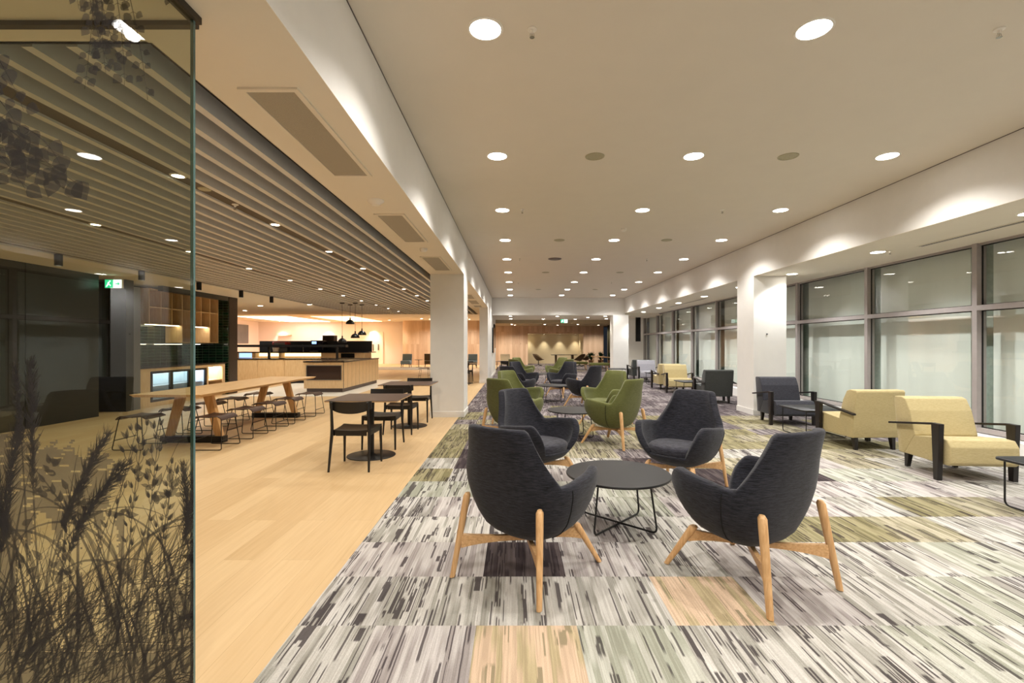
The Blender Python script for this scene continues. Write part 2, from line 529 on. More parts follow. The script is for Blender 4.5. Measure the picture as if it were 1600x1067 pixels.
def carpet_mat():
    m, nt, b = newmat('striped_carpet_tile')
    L = nt.links
    geo = nt.nodes.new('ShaderNodeNewGeometry')
    ab = nt.nodes.new('ShaderNodeVertexColor'); ab.layer_name = 'base'
    as_ = nt.nodes.new('ShaderNodeVertexColor'); as_.layer_name = 'streak'
    al = nt.nodes.new('ShaderNodeVertexColor'); al.layer_name = 'pale'
    ap = nt.nodes.new('ShaderNodeVertexColor'); ap.layer_name = 'param'
    sp = nt.nodes.new('ShaderNodeSeparateColor')
    L.new(ap.outputs['Color'], sp.inputs[0])
    def mul(sock, v):
        n = nt.nodes.new('ShaderNodeMath'); n.operation = 'MULTIPLY'
        L.new(sock, n.inputs[0]); n.inputs[1].default_value = v
        return n.outputs[0]
    def noise(sx, sy, wsock, wmul, detail=2.0, rough=0.5):
        mp = nt.nodes.new('ShaderNodeMapping')
        mp.inputs['Scale'].default_value = (sx, sy, 0.0)
        L.new(geo.outputs['Position'], mp.inputs[0])
        n = nt.nodes.new('ShaderNodeTexNoise'); n.noise_dimensions = '4D'
        n.inputs['Scale'].default_value = 1.0
        n.inputs['Detail'].default_value = detail
        n.inputs['Roughness'].default_value = rough
        L.new(mp.outputs[0], n.inputs['Vector'])
        L.new(mul(wsock, wmul), n.inputs['W'])
        return n.outputs['Fac']
    def rng(sock, a, bb, c=0.0, d=1.0):
        n = nt.nodes.new('ShaderNodeMapRange')
        n.inputs['From Min'].default_value = a; n.inputs['From Max'].default_value = bb
        n.inputs['To Min'].default_value = c; n.inputs['To Max'].default_value = d
        L.new(sock, n.inputs['Value'])
        return n.outputs[0]
    def mix(f, c1, c2):
        n = nt.nodes.new('ShaderNodeMixRGB')
        L.new(f, n.inputs[0]); L.new(c1, n.inputs[1]); L.new(c2, n.inputs[2])
        return n.outputs[0]
    R1 = sp.outputs['Red']; G1 = sp.outputs['Green']
    # yarn columns: x is cut into narrow columns so that dashes keep straight sides
    sepx = nt.nodes.new('ShaderNodeSeparateXYZ')
    L.new(geo.outputs['Position'], sepx.inputs[0])
    def math2(op, a, bv=None, cv=None):
        n = nt.nodes.new('ShaderNodeMath'); n.operation = op
        for k, v in enumerate((a, bv, cv)):
            if v is None: continue
            if isinstance(v, (int, float)): n.inputs[k].default_value = v
            else: L.new(v, n.inputs[k])
        return n.outputs[0]
    wob = noise(0.0, 7.0, R1, 20, 2)
    def cols(width, ylen, wmul, detail, jag=0.5):
        warp = math2('MULTIPLY_ADD', noise(9.0, 0.0, R1, 7, 1), 0.10, sepx.outputs['X'])
        warp = math2('MULTIPLY_ADD', noise(26.0, 9.0, R1, 7, 1), width * jag, warp)
        ix = math2('FLOOR', math2('DIVIDE', warp, width))
        cb = nt.nodes.new('ShaderNodeCombineXYZ')
        L.new(math2('MULTIPLY', ix, 7.31), cb.inputs[0])
        L.new(math2('MULTIPLY', sepx.outputs['Y'], ylen), cb.inputs[1])
        n = nt.nodes.new('ShaderNodeTexNoise'); n.noise_dimensions = '4D'
        n.inputs['Scale'].default_value = 1.0; n.inputs['Detail'].default_value = detail
        L.new(cb.outputs[0], n.inputs['Vector']); L.new(mul(R1, wmul), n.inputs['W'])
        return n.outputs['Fac']
    pale = rng(cols(0.03, 1.3, 50, 1, 0.4), 0.45, 0.52)
    fine = rng(cols(0.0055, 2.4, 30, 1, 0.5), 0.42, 0.58, 0.0, 0.6)
    def addm(a, k):
        return math2('MULTIPLY_ADD', G1, k, a)
    d1 = rng(addm(cols(0.0075, 2.0, 80, 1, 0.5), 0.28), 0.745, 0.765, 0.0, 0.85)
    d2 = rng(addm(cols(0.036, 2.4, 120, 0, 0.25), 0.30), 0.775, 0.785, 0.0, 0.9)
    thin = rng(cols(0.007, 2.6, 10, 1, 0.4), 0.47, 0.49, 1.0, 0.0)
    darkf = math2('MAXIMUM', d1, math2('MULTIPLY', d2, math2('SUBTRACT', 1.0, thin)))
    c = mix(pale, ab.outputs['Color'], al.outputs['Color'])
    c2n = nt.nodes.new('ShaderNodeMixRGB'); c2n.blend_type = 'MULTIPLY'
    L.new(fine, c2n.inputs[0]); L.new(c, c2n.inputs[1]); c2n.inputs[2].default_value = (0.66, 0.64, 0.62, 1)
    c = mix(darkf, c2n.outputs[0], as_.outputs['Color'])
    gr = rng(noise(260, 260, R1, 10, 1), 0.3, 0.7, 0.86, 1.12)
    vm = nt.nodes.new('ShaderNodeVectorMath'); vm.operation = 'SCALE'
    L.new(c, vm.inputs[0]); L.new(gr, vm.inputs['Scale'])
    L.new(vm.outputs[0], b.inputs['Base Color'])
    b.inputs['Roughness'].default_value = 0.95
    b.inputs['Specular IOR Level'].default_value = 0.1
    return m
M['carpet'] = carpet_mat()

# ------------------------------------------------------------------ room dimensions (metres; floor z=0, camera looks along +Y)
XL = -0.99      # bulkhead over the café edge
XR = 4.75       # bulkhead over the window bay
XW = 6.25       # window plane
ZC = 3.43       # main ceiling
ZS = 2.77       # soffits
YB = -2.6       # wall behind the camera
YT = 20.5       # cross bulkhead
YF = 33.0       # timber end wall
ZT = 2.68

# floors
mb = MB(); mb.box(-20, -1.085, YB, 36, -0.1, 0.0)
struct('floor', mb, M['oakfloor'])
def build_carpet():
    T = 0.5
    x0, y0 = -0.193, 2.366
    bm = bmesh.new()
    names = ('base', 'streak', 'pale', 'param')
    lay = {n: bm.loops.layers.float_color.new(n) for n in names}
    PAL = {
        'light': ((160, 157, 148), (66, 59, 60), (196, 192, 185), 0.50),
        'lightgreen': ((156, 157, 142), (70, 65, 63), (186, 185, 174), 0.44),
        'lightmauve': ((160, 152, 149), (68, 60, 62), (190, 184, 180), 0.40),
        'streaky': ((154, 150, 143), (60, 53, 55), (194, 190, 185), 0.68),
        'dark': ((66, 57, 59), (48, 41, 44), (92, 82, 82), 0.55),
        'orange': ((180, 164, 130), (140, 128, 102), (206, 180, 154), 0.34),
        'olive': ((126, 119, 88), (68, 60, 54), (152, 144, 112), 0.52),
        'olivepale': ((146, 140, 114), (72, 64, 60), (176, 168, 146), 0.54),
        'purple': ((88, 79, 82), (54, 47, 51), (118, 109, 111), 0.56),
        'purplepale': ((114, 105, 106), (60, 53, 57), (152, 144, 143), 0.62),
    }
    rnd = random.Random(21)
    forced = {(0, -1): 'orange', (2, 0): 'orange', (0, 1): 'dark', (1, 3): 'streaky', (-2, 5): 'olive', (-1, 6): 'dark',
              (4, 2): 'olive', (5, 2): 'olive', (6, 2): 'olivepale', (4, 4): 'dark', (5, 5): 'olive', (4, 5): 'dark', (7, 3): 'olive', (1, 0): 'light'}
    xs = [-1.085]
    k = math.ceil((xs[0] - x0) / T + 1e-6)
    while x0 + k * T < 6.3:
        xs.append(x0 + k * T); k += 1
    xs.append(6.3)
    ys = [YB]
    k = math.ceil((YB - y0) / T + 1e-6)
    while y0 + k * T < 35.9:
        ys.append(y0 + k * T); k += 1
    ys.append(36.0)
    for i in range(len(xs) - 1):
        for j in range(len(ys) - 1):
            cx, cy = (xs[i] + xs[i + 1]) / 2, (ys[j] + ys[j + 1]) / 2
            ti, tj = math.floor((cx - x0) / T), math.floor((cy - y0) / T)
            u = rnd.random()
            wob = cy - 0.25 * math.sin(cx * 1.9) + rnd.uniform(-0.45, 0.45) - 0.12 * max(0, cx - 3)
            if (ti, tj) in forced:
                cls = forced[(ti, tj)]
            elif wob < 5.3:
                cls = 'light' if u < 0.42 else 'lightgreen' if u < 0.62 else 'lightmauve' if u < 0.78 else 'streaky' if u < 0.94 else 'olivepale' if cx > 2 else 'light'
            elif wob < 6.0:
                cls = 'olivepale' if u < 0.35 else 'light' if u < 0.55 else 'dark' if u < 0.7 else 'olive' if u < 0.92 else 'streaky'
            elif wob < 8.9:
                cls = 'olive' if u < 0.42 else 'olivepale' if u < 0.72 else 'purple' if u < 0.84 else 'purplepale'
            elif wob < 10.5:
                cls = 'purplepale' if u < 0.5 else 'purple' if u < 0.85 else 'olive'
            else:
                cls = 'purplepale' if u < 0.55 else 'purple' if u < 0.97 else 'olivepale'
            A, S, Pp, dens = PAL[cls]
            f = bm.faces.new([bm.verts.new((xs[i], ys[j], 0.004)), bm.verts.new((xs[i + 1], ys[j], 0.004)), bm.verts.new((xs[i + 1], ys[j + 1], 0.004)), bm.verts.new((xs[i], ys[j + 1], 0.004))])
            rv = rnd.random()
            g = 0.94 + 0.12 * rnd.random()
            def sc(c):
                c = lin(c); return (c[0] * g, c[1] * g, c[2] * g, 1)
            for l in f.loops:
                l[lay['base']] = sc(A); l[lay['streak']] = lin(S); l[lay['pale']] = sc(Pp); l[lay['param']] = (rv, dens, 0, 1)
    me = bpy.data.meshes.new('floor_carpet')
    bm.to_mesh(me); bm.free()
    me.materials.append(M['carpet'])
    o = bpy.data.objects.new('floor', me)
    COL.objects.link(o)
    o['kind'] = 'structure'
    mb = MB(); mb.box(-1.085, 6.3, YB, 36, -0.1, 0.003)
    struct('floor', mb, M['kick'])
build_carpet()
mb = MB(); mb.box(-8.0, -4.5, 12.9, 19.0, 0.0, 0.004)
struct('floor', mb, M['white_tile'])
mb = MB(); mb.box(-9.0, -4.2, 26.5, 30.0, 0.0, 0.006)
struct('floor', mb, plain('grey_carpet', (168, 160, 150), 0.95, var=0.25, scale=12, stretch=(6, 1, 1)))

# ceilings and bulkheads
mb = MB(); mb.box(XL, XR, YB, YT, ZC, ZC + 0.1)
struct('ceiling', mb, M['paint_ceiling'])
mb = MB(); mb.box(XL - 0.12, XL, YB, YT, ZS + 0.003, ZC + 0.1)
struct('wall_left', mb, M['paint'])
mb = MB(); mb.box(XR, XR + 0.12, YB, YT + 2.6, ZS + 0.003, ZC + 0.1)
struct('wall_right', mb, M['paint'])
mb = MB(); mb.box(-1.65, XL - 0.12, YB, 21.3, ZS, ZS + 0.1); mb.box(XL - 0.12, XL, YB, 21.3, ZS, ZS + 0.003); mb.box(-9.2, -1.65, YB, 2.15, ZS, ZS + 0.1)
mb.box(-9.2, -6.97, 2.15, 21.3, ZS, ZS + 0.1); mb.box(-20, -9.2, 13.0, 21.3, ZS, ZS + 0.1)
struct('ceiling', mb, M['soffit'])
mb = MB(); mb.box(XR + 0.12, XW + 0.12, YB, 23.2, ZS, ZS + 0.1); mb.box(XR, XR + 0.12, YB, 23.0, ZS, ZS + 0.003)
struct('ceiling', mb, M['soffit'])
mb = MB(); mb.box(XL, XR, YT, YT + 0.12, ZT, ZC + 0.1)
struct('wall_back', mb, M['paint'])
mb = MB(); mb.box(XL, 6.4, YT + 0.12, 24.4, ZT, ZT + 0.1)
struct('ceiling', mb, M['soffit'])
mb = MB(); mb.box(XL - 0.3, 6.4, 24.4, 24.52, 2.50, ZT + 0.1)
struct('wall_back', mb, M['beigewall'])
mb = MB(); mb.box(-1.3, 7.5, 24.52, 35.5, ZT + 0.02, ZT + 0.12)
struct('ceiling', mb, M['beigewall'])
# far café ceiling (raised) with the two cove openings
ZF = 3.08
mb = MB(); mb.box(-20, -1.3, 21.3, 36, ZF, ZF + 0.1)
struct('ceiling', mb, M['soffit'])
mb = MB(); mb.box(-20, -1.3, 21.2, 21.3, ZS, ZF + 0.1)
struct('wall_back', mb, M['soffit'])
for (x0, x1, y0, y1, mt, lab) in ((-16.3, -13.4, 27.9, 34.4, 'cove', 'long white glowing ceiling cove above the pale end wall'),
                                  (-12.0, -9.5, 27.9, 34.0, 'covewarm', 'yellowish glowing ceiling cove beside the white one')):
    mb = MB(); mb.box(x0, x1, y0, y1, ZF - 0.02, ZF - 0.003)
    o = mb.build('ceiling_cove_light', M[mt]); tag(o, lab, 'ceiling light')
# shadow gap between ceiling and bulkheads
mb = MB(); mb.box(XL, XL + 0.005, 0.0, YT, ZC - 0.006, ZC)
mb.box(XR - 0.005, XR, 0.0, YT, ZC - 0.006, ZC)
struct('trim_1', mb, M['kick'])

# slatted ceiling
mb = MB()
ps = 0.2057
for k in range(0, 26):
    x = -1.82 - ps * k
    mb.box(x - 0.026, x + 0.026, 2.17, 21.2, ZS - 0.005, ZS + 0.15)
struct('ceiling_slats', mb, M['slat'])
mb = MB()
for kc in (4, 14, 24):
    xc = -1.82 - ps * kc - ps / 2
    mb.box(xc - 0.078, xc + 0.078, 2.17, 21.2, ZS + 0.012, ZS + 0.03)
struct('ceiling_channel', mb, M['channel'])
mb = MB(); mb.box(-7.0, -1.65, 2.15, 21.3, ZS + 0.24, ZS + 0.3)
mb.box(-1.66, -1.645, 2.15, 21.3, ZS, ZS + 0.3); mb.box(-6.99, -6.97, 2.15, 21.3, ZS, ZS + 0.3)
mb.box(-6.97, -1.66, 2.14, 2.16, ZS, ZS + 0.3); mb.box(-6.97, -1.66, 21.25, 21.3, ZS, ZS + 0.3)
struct('ceiling_plenum', mb, M['plenum'])

# columns (structure)
def column(x0, x1, y0, y1, ztop, name='wall_column', base=True):
    mb = MB(); mb.box(x0, x1, y0, y1, 0, ztop)
    o = struct(name, mb, M['paint'])
    if base:
        mb = MB()
        mb.box(x0 - 0.012, x1 + 0.012, y0 - 0.012, y1 + 0.012, 0, 0.11)
        struct('baseboard_column', mb, M['skirting'])
    return o
column(-1.64, XL, 9.2, 9.92, ZS)
column(XR, 5.40, 9.45, 10.15, ZS)
column(4.2, 4.86, 20.3, 20.95, ZT)
column(-1.30, XL, 17.4, 24.4, ZS)
# end wall of the window bay
mb = MB(); mb.box(5.45, 6.4, 23.0, 23.15, 0, ZS); struct('wall_end', mb, M['paint'])
# power outlet on column
mb = MB(); mb.box(XL - 0.002, XL + 0.008, 9.5, 9.6, 0.22, 0.34)
tag(mb.build('power_outlet', M['skirting']), 'small white power outlet low on the square column by the café', 'outlet')
mb = MB(); mb.box(5.0, 5.03, 9.44, 9.45, 1.60, 1.63)
tag(mb.build('wall_button', M['greymetal']), 'tiny grey button on the white column beside the windows', 'button')

# end timber wall with niche and rounded corner
mb = MB()
NX0, NX1, NZ = 0.9, 4.75, 2.18
mb.box(-7.2, NX0, YF, YF + 0.15, 0, ZF)
mb.box(NX1, 6.15, YF, YF + 0.15, 0, ZT + 0.05)
mb.box(NX0, NX1, YF, YF + 0.15, NZ, ZT + 0.05)
rings = []
for zz in (0, ZF):
    rings.append([Vector((-7.2 + 0.75 * math.cos(R(a)) - 0.0, YF + 0.75 + 0.75 * math.sin(R(a)), zz)) for a in range(270, 179, -10)])
vv = [[mb.bm.verts.new(p) for p in r] for r in rings]
for k in range(len(vv[0]) - 1):
    mb.bm.faces.new((vv[0][k], vv[0][k + 1], vv[1][k + 1], vv[1][k]))
struct('wall_end', mb, M['oakwall'], smooth=False)
mb = MB(); mb.box(NX0, NX1, 35.2, 35.3, 0, NZ); mb.box(NX0 - 0.1, NX0, YF + 0.15, 35.3, 0, NZ); mb.box(NX1, NX1 + 0.1, YF + 0.15, 35.3, 0, NZ)
mb.box(NX0, NX1, YF + 0.15, 35.3, NZ, NZ + 0.1)
struct('wall_niche', mb, M['niche'])
mb = MB(); mb.box(6.15, 7.4, 31.5, 31.6, 0, ZT + 0.05); mb.box(6.25, 6.4, 23.15, 31.6, 0, ZT + 0.05)
for yy in (25, 27, 29, 31):
    mb.box(6.2, 6.25, yy, yy + 0.06, 0, ZT)
struct('wall_right', mb, M['olivewall'])
mb = MB(); mb.box(-20, -7.2, 35.0, 35.1, 0, ZF); struct('wall_end', mb, M['pinkwall'])
mb = MB(); mb.box(-19.0, -18.9, 21.3, 35.0, 0, ZF); struct('wall_left', mb, M['pinkwall'])
# wall behind camera
mb = MB(); mb.box(-9.2, 6.4, YB - 0.1, YB, 0, ZC + 0.1); struct('wall_back', mb, M['paint'])

# left side walls of the café
XA = -8.15
mb = MB(); mb.box(XA - 0.2, XA, YB, 9.3, 0, ZS); struct('wall_left', mb, M['darkwall'])
mb = MB(); mb.box(XA - 0.75, XA - 0.6, 9.3, 9.95, 0, ZS); struct('wall_left', mb, M['beigewall'])
mb = MB(); mb.box(XA - 1.2, XA, 9.95, 10.15, 0, ZS); struct('wall_left', mb, M['darkwall'])
mb = MB(); mb.box(XA - 0.68, XA - 0.02, 10.15, 10.36, 0.0, ZS - 0.12); struct('wall_left', mb, M['greymetal'])
mb = MB(); mb.box(XA - 0.8, XA - 0.7, 10.3, 13.6, 0, ZS); mb.box(XA - 0.7, XA - 0.01, 13.5, 13.54, 0, ZS); struct('wall_left', mb, M['greentile'])
mb = MB(); mb.box(XA - 0.12, XA, 11.0, 13.5, ZS - 0.12, ZS); struct('trim_2', mb, M['darkwall'])
mb = MB(); mb.box(XA - 0.5, XA, 13.55, 13.95, 0, ZS); struct('wall_portal', mb, M['brownmesh'])
for i, yy in enumerate((6.3, 7.9)):
    mb = MB(); mb.box(XA, XA + 0.006, yy, yy + 0.012, 0.0, ZS); struct('trim_%d' % (3 + i), mb, M['gasket'])

# ------------------------------------------------------------------ windows
mull = [23.0 - 2.06 * k for k in range(0, 13)]  # 23.0, 20.94 ... 
mull = [m_ for m_ in mull]
mull = [23.0, 20.9, 18.83, 16.77, 14.72, 12.6, 10.5, 8.42, 6.43, 4.40, 2.36, 0.3, -1.76]
z_sill, z_tr = 0.23, 1.90
for i in range(len(mull) - 1):
    y1, y0 = mull[i], mull[i + 1]
    w = empty('window_%d' % (i + 1), (XW, (y0 + y1) / 2, 0))
    w['kind'] = 'structure'
    yc = (y0 + y1) / 2
    mb = MB()
    a, b_ = y0 - yc, y1 - yc
    mb.box(-0.03, 0.10, a, a + 0.035, z_sill, ZS)
    mb.box(-0.03, 0.10, b_ - 0.035, b_, z_sill, ZS)
    mb.box(-0.03, 0.10, a + 0.035, b_ - 0.035, z_sill, z_sill + 0.06)
    mb.box(-0.03, 0.10, a + 0.035, b_ - 0.035, z_tr - 0.035, z_tr + 0.035)
    mb.box(0.0, 0.10, a + 0.035, b_ - 0.035, ZS - 0.03, ZS)
    mb.build('window_frame', M['alum'], w)
    mb = MB()
    for (zz0, zz1) in ((z_sill + 0.06, z_tr - 0.035), (z_tr + 0.035, ZS - 0.03)):
        mb.box(0.035, 0.05, a + 0.035, a + 0.047, zz0, zz1)
        mb.box(0.035, 0.05, b_ - 0.047, b_ - 0.035, zz0, zz1)
        mb.box(0.035, 0.05, a + 0.047, b_ - 0.047, zz1 - 0.012, zz1)
        mb.box(0.035, 0.05, a + 0.047, b_ - 0.047, zz0, zz0 + 0.012)
    mb.build('window_gasket', M['gasket'], w)
    for (zz0, zz1) in ((z_sill + 0.06, z_tr - 0.035), (z_tr + 0.035, ZS - 0.03)):
        mb = MB(); mb.quad((0.04, a + 0.035, zz0), (0.04, b_ - 0.035, zz0), (0.04, b_ - 0.035, zz1), (0.04, a + 0.035, zz1))
        mb.build('window_pane', M['pane'], w)
    mb = MB(); mb.box(0.27, 0.29, a + 0.36, b_ + 0.04, 0.15, ZS + 0.1)
    mb.build('window_screen', M['blind'], w)
mb = MB(); mb.box(XW + 0.45, XW + 0.55, YB, 23.2, -0.1, 4.0); struct('wall_outside', mb, M['outside'])
mb = MB(); mb.box(XW - 0.22, XW + 0.12, YB, 23.0, 0.0, z_sill - 0.01); struct('trim_5', mb, M['skirting'])
mb = MB(); mb.box(XW + 0.12, XW + 0.8, YB, 23.2, -0.1, 0.02); struct('ground', mb, M['outside'])

# ------------------------------------------------------------------ glass screen with printed plants
XG = -1.33
G1 = 1.967
gp = empty('glass_screen', (XG, 1.2, 0))
tag(gp, 'tall frameless glass screen printed with dark grasses and hanging leaves', 'glass screen')
gy0, gy1 = 0.5 - 1.2, G1 - 1.2
mb = MB(); mb.quad((0.006, gy0, 0), (0.006, gy1 - 0.012, 0), (0.006, gy1 - 0.012, ZS), (0.006, gy0, ZS))
mb.build('glass_pane', M['greenpane'], gp)
mb = MB(); mb.box(-0.0065, 0.0065, gy1 - 0.012, gy1, 0.0, ZS - 0.002)
mb.build('polished_edge', M['glassedge'], gp)
mb = MB(); mb.box(-0.02, 0.02, gy0, gy1 + 0.02, ZS - 0.03, ZS - 0.001)
mb.build('head_track', M['darktrack'], gp)
mb = MB(); mb.box(-7.0, XG - 0.02, 2.0, 2.03, ZS - 0.02, ZS)
struct('trim_6', mb, M['darktrack'])

def build_film():
    rnd = random.Random(5)
    bm = bmesh.new()
    off = [0.0]
    def P(u, v):      # u = picture-like column 0..303 along the pane, v = row
        d = 742.0 * 1.33 / (804.6 - u)
        z = EYE + (538.6 - v) * d / 742.0
        return d - 1.2, z
    def face(pts):
        off[0] = 0.0075 + rnd.random() * 0.0012
        vsx = []
        for (u, v) in pts:
            y, z = P(u, v)
            if z < 0.005 or z > ZS - 0.035 or y > gy1 - 0.014:
                z = min(max(z, 0.005), ZS - 0.035); y = min(y, gy1 - 0.014)
            vsx.append(bm.verts.new((off[0], y, z)))
        try:
            bm.faces.new(vsx)
        except ValueError:
            pass
    def strip(pts, w0, w1):
        """pts list of (u,v); tapered ribbon"""
        n = len(pts)
        L_, R_ = [], []
        for i, (u, v) in enumerate(pts):
            a = pts[max(0, i - 1)]; b = pts[min(n - 1, i + 1)]
            dx, dy = b[0] - a[0], b[1] - a[1]
            l = math.hypot(dx, dy) or 1
            w = (w0 + (w1 - w0) * i / (n - 1)) / 2
            L_.append((u - dy / l * w, v + dx / l * w)); R_.append((u + dy / l * w, v - dx / l * w))
        face(L_ + R_[::-1])
    def curve(u, v, ang, length, bend, n=8):
        pts = [(u, v)]
        for i in range(n):
            ang += bend / n
            u += math.cos(ang) * length / n; v -= math.sin(ang) * length / n
            pts.append((u, v))
        return pts
    def leaf(u, v, ang, s, fat=0.62):
        prof = [(0, 0), (0.12, 0.32), (0.32, 0.5), (0.55, 0.42), (0.78, 0.2), (1.0, 0.0)]
        pts = [(a, b * fat * 1.6) for a, b in prof] + [(a, -b * fat * 1.6) for a, b in prof[-2:0:-1]]
        ca, sa = math.cos(ang), math.sin(ang)
        face([(u + (a * ca - b * sa) * s, v - (a * sa + b * ca) * s) for a, b in pts])
    # hanging birch sprigs: top
    def sprig(u, v, ang, length, bend, ls, nl):
        pts = curve(u, v, ang, length, bend, 10)
        strip(pts, 2.0, 0.7)
        for k in range(nl):
            t = (k + 0.6) / nl
            p = pts[min(10, int(t * 10))]
            side = 1 if k % 2 else -1
            la = -PI / 2 + side * rnd.uniform(0.2, 1.2)
            q = (p[0] + side * ls * 0.35, p[1] + ls * 0.2)
            strip([p, q], 1.0, 0.8)
            leaf(q[0], q[1], la, ls * rnd.uniform(0.75, 1.15), rnd.uniform(0.5, 0.7))
    for (u, v, a, l, b, ls, nl) in ((160, -60, -1.7, 175, 0.25, 15, 15), (145, -60, -1.6, 200, -0.1, 16, 18), (170, -50, -1.35, 185, -0.2, 15, 15), (190, -40, -1.3, 200, -0.15, 14, 12),
                                    (130, -50, -1.5, 160, 0.3, 15, 12), (110, -60, -1.5, 75, 0.1, 14, 6), (235, -60, -1.0, 70, -0.2, 12, 5), (150, -20, -1.4, 120, 0.2, 17, 12),
                                    (-30, 60, -0.9, 130, -0.3, 24, 8), (-40, 120, -0.7, 150, -0.5, 30, 9), (-30, 175, -0.55, 180, -0.3, 30, 10), (-30, 230, -0.1, 160, -0.5, 30, 8),
                                    (10, 190, -0.2, 120, -1.0, 30, 7), (-40, 215, -0.6, 110, -0.4, 27, 6)):
        sprig(u, v, a, l, b, ls, nl)
    # feathery plumes
    def plume(u, v, ang, length, bend, fat, stem):
        pts = curve(u, v, ang, stem + length, bend, 24)
        strip(pts, 4.0, 1.2)
        n0 = int(24 * stem / (stem + length))
        for i in range(n0, 24):
            t = (i - n0) / max(1, 24 - n0)
            w = fat * (0.35 + 1.1 * t) * (1 - t) ** 0.55 * 1.25 + 2
            p = pts[i]
            q = pts[i + 1]
            a0 = math.atan2(-(q[1] - p[1]), q[0] - p[0])
            for s in range(22):
                side = rnd.choice((-1, 1))
                pp = (p[0] + rnd.uniform(-4, 4), p[1] + rnd.uniform(-6, 6))
                strip(curve(pp[0], pp[1], a0 + side * rnd.uniform(0.15, 0.95), w * rnd.uniform(0.55, 1.15), -side * 0.35, 4), rnd.uniform(1.3, 2.8), 0.3)
    plume(60, 960, 1.66, 190, -0.10, 34, 215)
    plume(38, 900, 1.58, 120, 0.10, 16, 215)
    plume(62, 960, 1.45, 160, -0.45, 38, 150)
    plume(80, 960, 1.50, 150, -0.75, 40, 120)
    plume(20, 930, 1.70, 150, 0.15, 44, 100)
    plume(262, 990, 1.45, 120, -0.1, 32, 150)
    plume(284, 960, 1.45, 110, 0.25, 24, 130)
    plume(-12, 960, 1.50, 200, -0.1, 44, 100)
    # flax style flower stalks
    def stalk(u, v, ang, length, bend):
        pts = curve(u, v, ang, length, bend, 14)
        strip(pts, 3.4, 1.4)
        for i in range(6, 15):
            p = pts[i]
            for side in (-1, 1):
                if rnd.random() < 0.85:
                    c = curve(p[0], p[1], PI / 2 + side * rnd.uniform(0.5, 1.0), rnd.uniform(8, 20), -side * 0.7, 4)
                    strip(c, 1.5, 1.2)
                    for k in range(3):
                        leaf(c[-1][0], c[-1][1], PI / 2 + side * 0.25 + rnd.uniform(-0.5, 0.5), rnd.uniform(9, 17), 0.22)
    stalk(150, 960, 1.45, 285, -0.15)
    stalk(215, 980, 1.5, 300, -0.05)
    stalk(240, 960, 1.52, 240, -0.15)
    stalk(195, 1000, 1.6, 320, -0.2)
    stalk(100, 1000, 1.5, 190, 0.1)
    # arching leaves and blades
    for k in range(70):
        u = rnd.uniform(-30, 300)
        v = rnd.uniform(960, 1090)
        side = rnd.choice((-1, 1))
        strip(curve(u, v, PI / 2 - side * rnd.uniform(-0.1, 0.28), rnd.uniform(120, 330), -side * rnd.uniform(0.05, 0.6), 9), rnd.uniform(2.0, 7.5), 0.6)
    for k in range(14):
        u = rnd.uniform(0, 290)
        side = rnd.choice((-1, 1))
        strip(curve(u, rnd.uniform(900, 1000), PI / 2 + side * 0.05, rnd.uniform(170, 300), -side * rnd.uniform(1.6, 2.9), 14), rnd.uniform(3, 8.0), 0.8)
    for k in range(14):
        u = rnd.uniform(0, 290); v = rnd.uniform(690, 900)
        for q in range(5):
            leaf(u + rnd.uniform(-14, 14), v + rnd.uniform(-16, 16), rnd.uniform(0, 3.1), rnd.uniform(12, 24), 0.3)
    # dark tussock growing toward the corner, blades leaning to the free edge
    for k in range(720):
        t = rnd.random()
        u = rnd.uniform(-30, 300)
        top = 905 - 70 * max(0.0, (u - 190) / 110) + (25 if u < 150 else 0)
        v = rnd.uniform(top, 1090)
        strip(curve(u, v, rnd.gauss(0.95, 0.45), rnd.uniform(40, 130), rnd.uniform(-0.7, 0.25), 4), rnd.uniform(0.9, 2.4), 0.5)
    for k in range(24):
        u = rnd.uniform(-30, 290)
        strip(curve(u, 1080 - rnd.uniform(0, 60), rnd.gauss(1.3, 0.3), rnd.uniform(60, 150), rnd.uniform(-0.4, 0.4), 4), rnd.uniform(4, 11), 1.0)
    me = bpy.data.meshes.new('printed_plants')
    bm.to_mesh(me); bm.free()
    me.materials.append(M['film'])
    o = bpy.data.objects.new('printed_plants', me)
    COL.objects.link(o)
    o.parent = gp
    o['label'] = 'dark grey plant silhouettes printed on the pane'
    # paler printed tone behind the stems
    bm = bmesh.new()
    ell = [(62, 875, 22, 75), (106, 862, 17, 60), (135, 872, 13, 66), (166, 868, 14, 72), (213, 850, 16, 90), (245, 860, 12, 75), (275, 850, 14, 70), (30, 900, 10, 60), (88, 960, 14, 50), (150, 965, 10, 46), (195, 950, 9, 50), (232, 960, 9, 42)]
    fs = 3.0
    rr_ = random.Random(11)
    rowoff = [rr_.uniform(-1, 1) for _ in range(400)]
    def filled(u, v):
        n = 9 * math.sin(u * 0.21 + 1.7 * math.sin(v * 0.11)) + 7 * math.sin(u * 0.083 + v * 0.05) + 5 * math.sin(v * 0.45 + u * 0.03)
        if v < 690 + 0.12 * u + n - 12 * (u < 70):
            return False
        if v < 800:
            edge = 176 + 8 * rowoff[int(v / 3) % 400] - abs(v - 745) * 0.35
            if u > edge: return False
            notch = math.sin(u * 0.13 + math.sin(v * 0.09) * 3) + math.sin(v * 0.55 + u * 0.05)
            return notch < 1.45
        if u > 190 and v < 880 - (u - 190) * 0.3 + n:
            return False
        for (a, b, ra, rb) in ell:
            if ((u - a - 2 * rowoff[int(v / 3) % 400]) / ra) ** 2 + ((v - b) / rb) ** 2 < 1 + 0.15 * math.sin(v * 0.3 + u * 0.2):
                return False
        return True
    v = 660.0
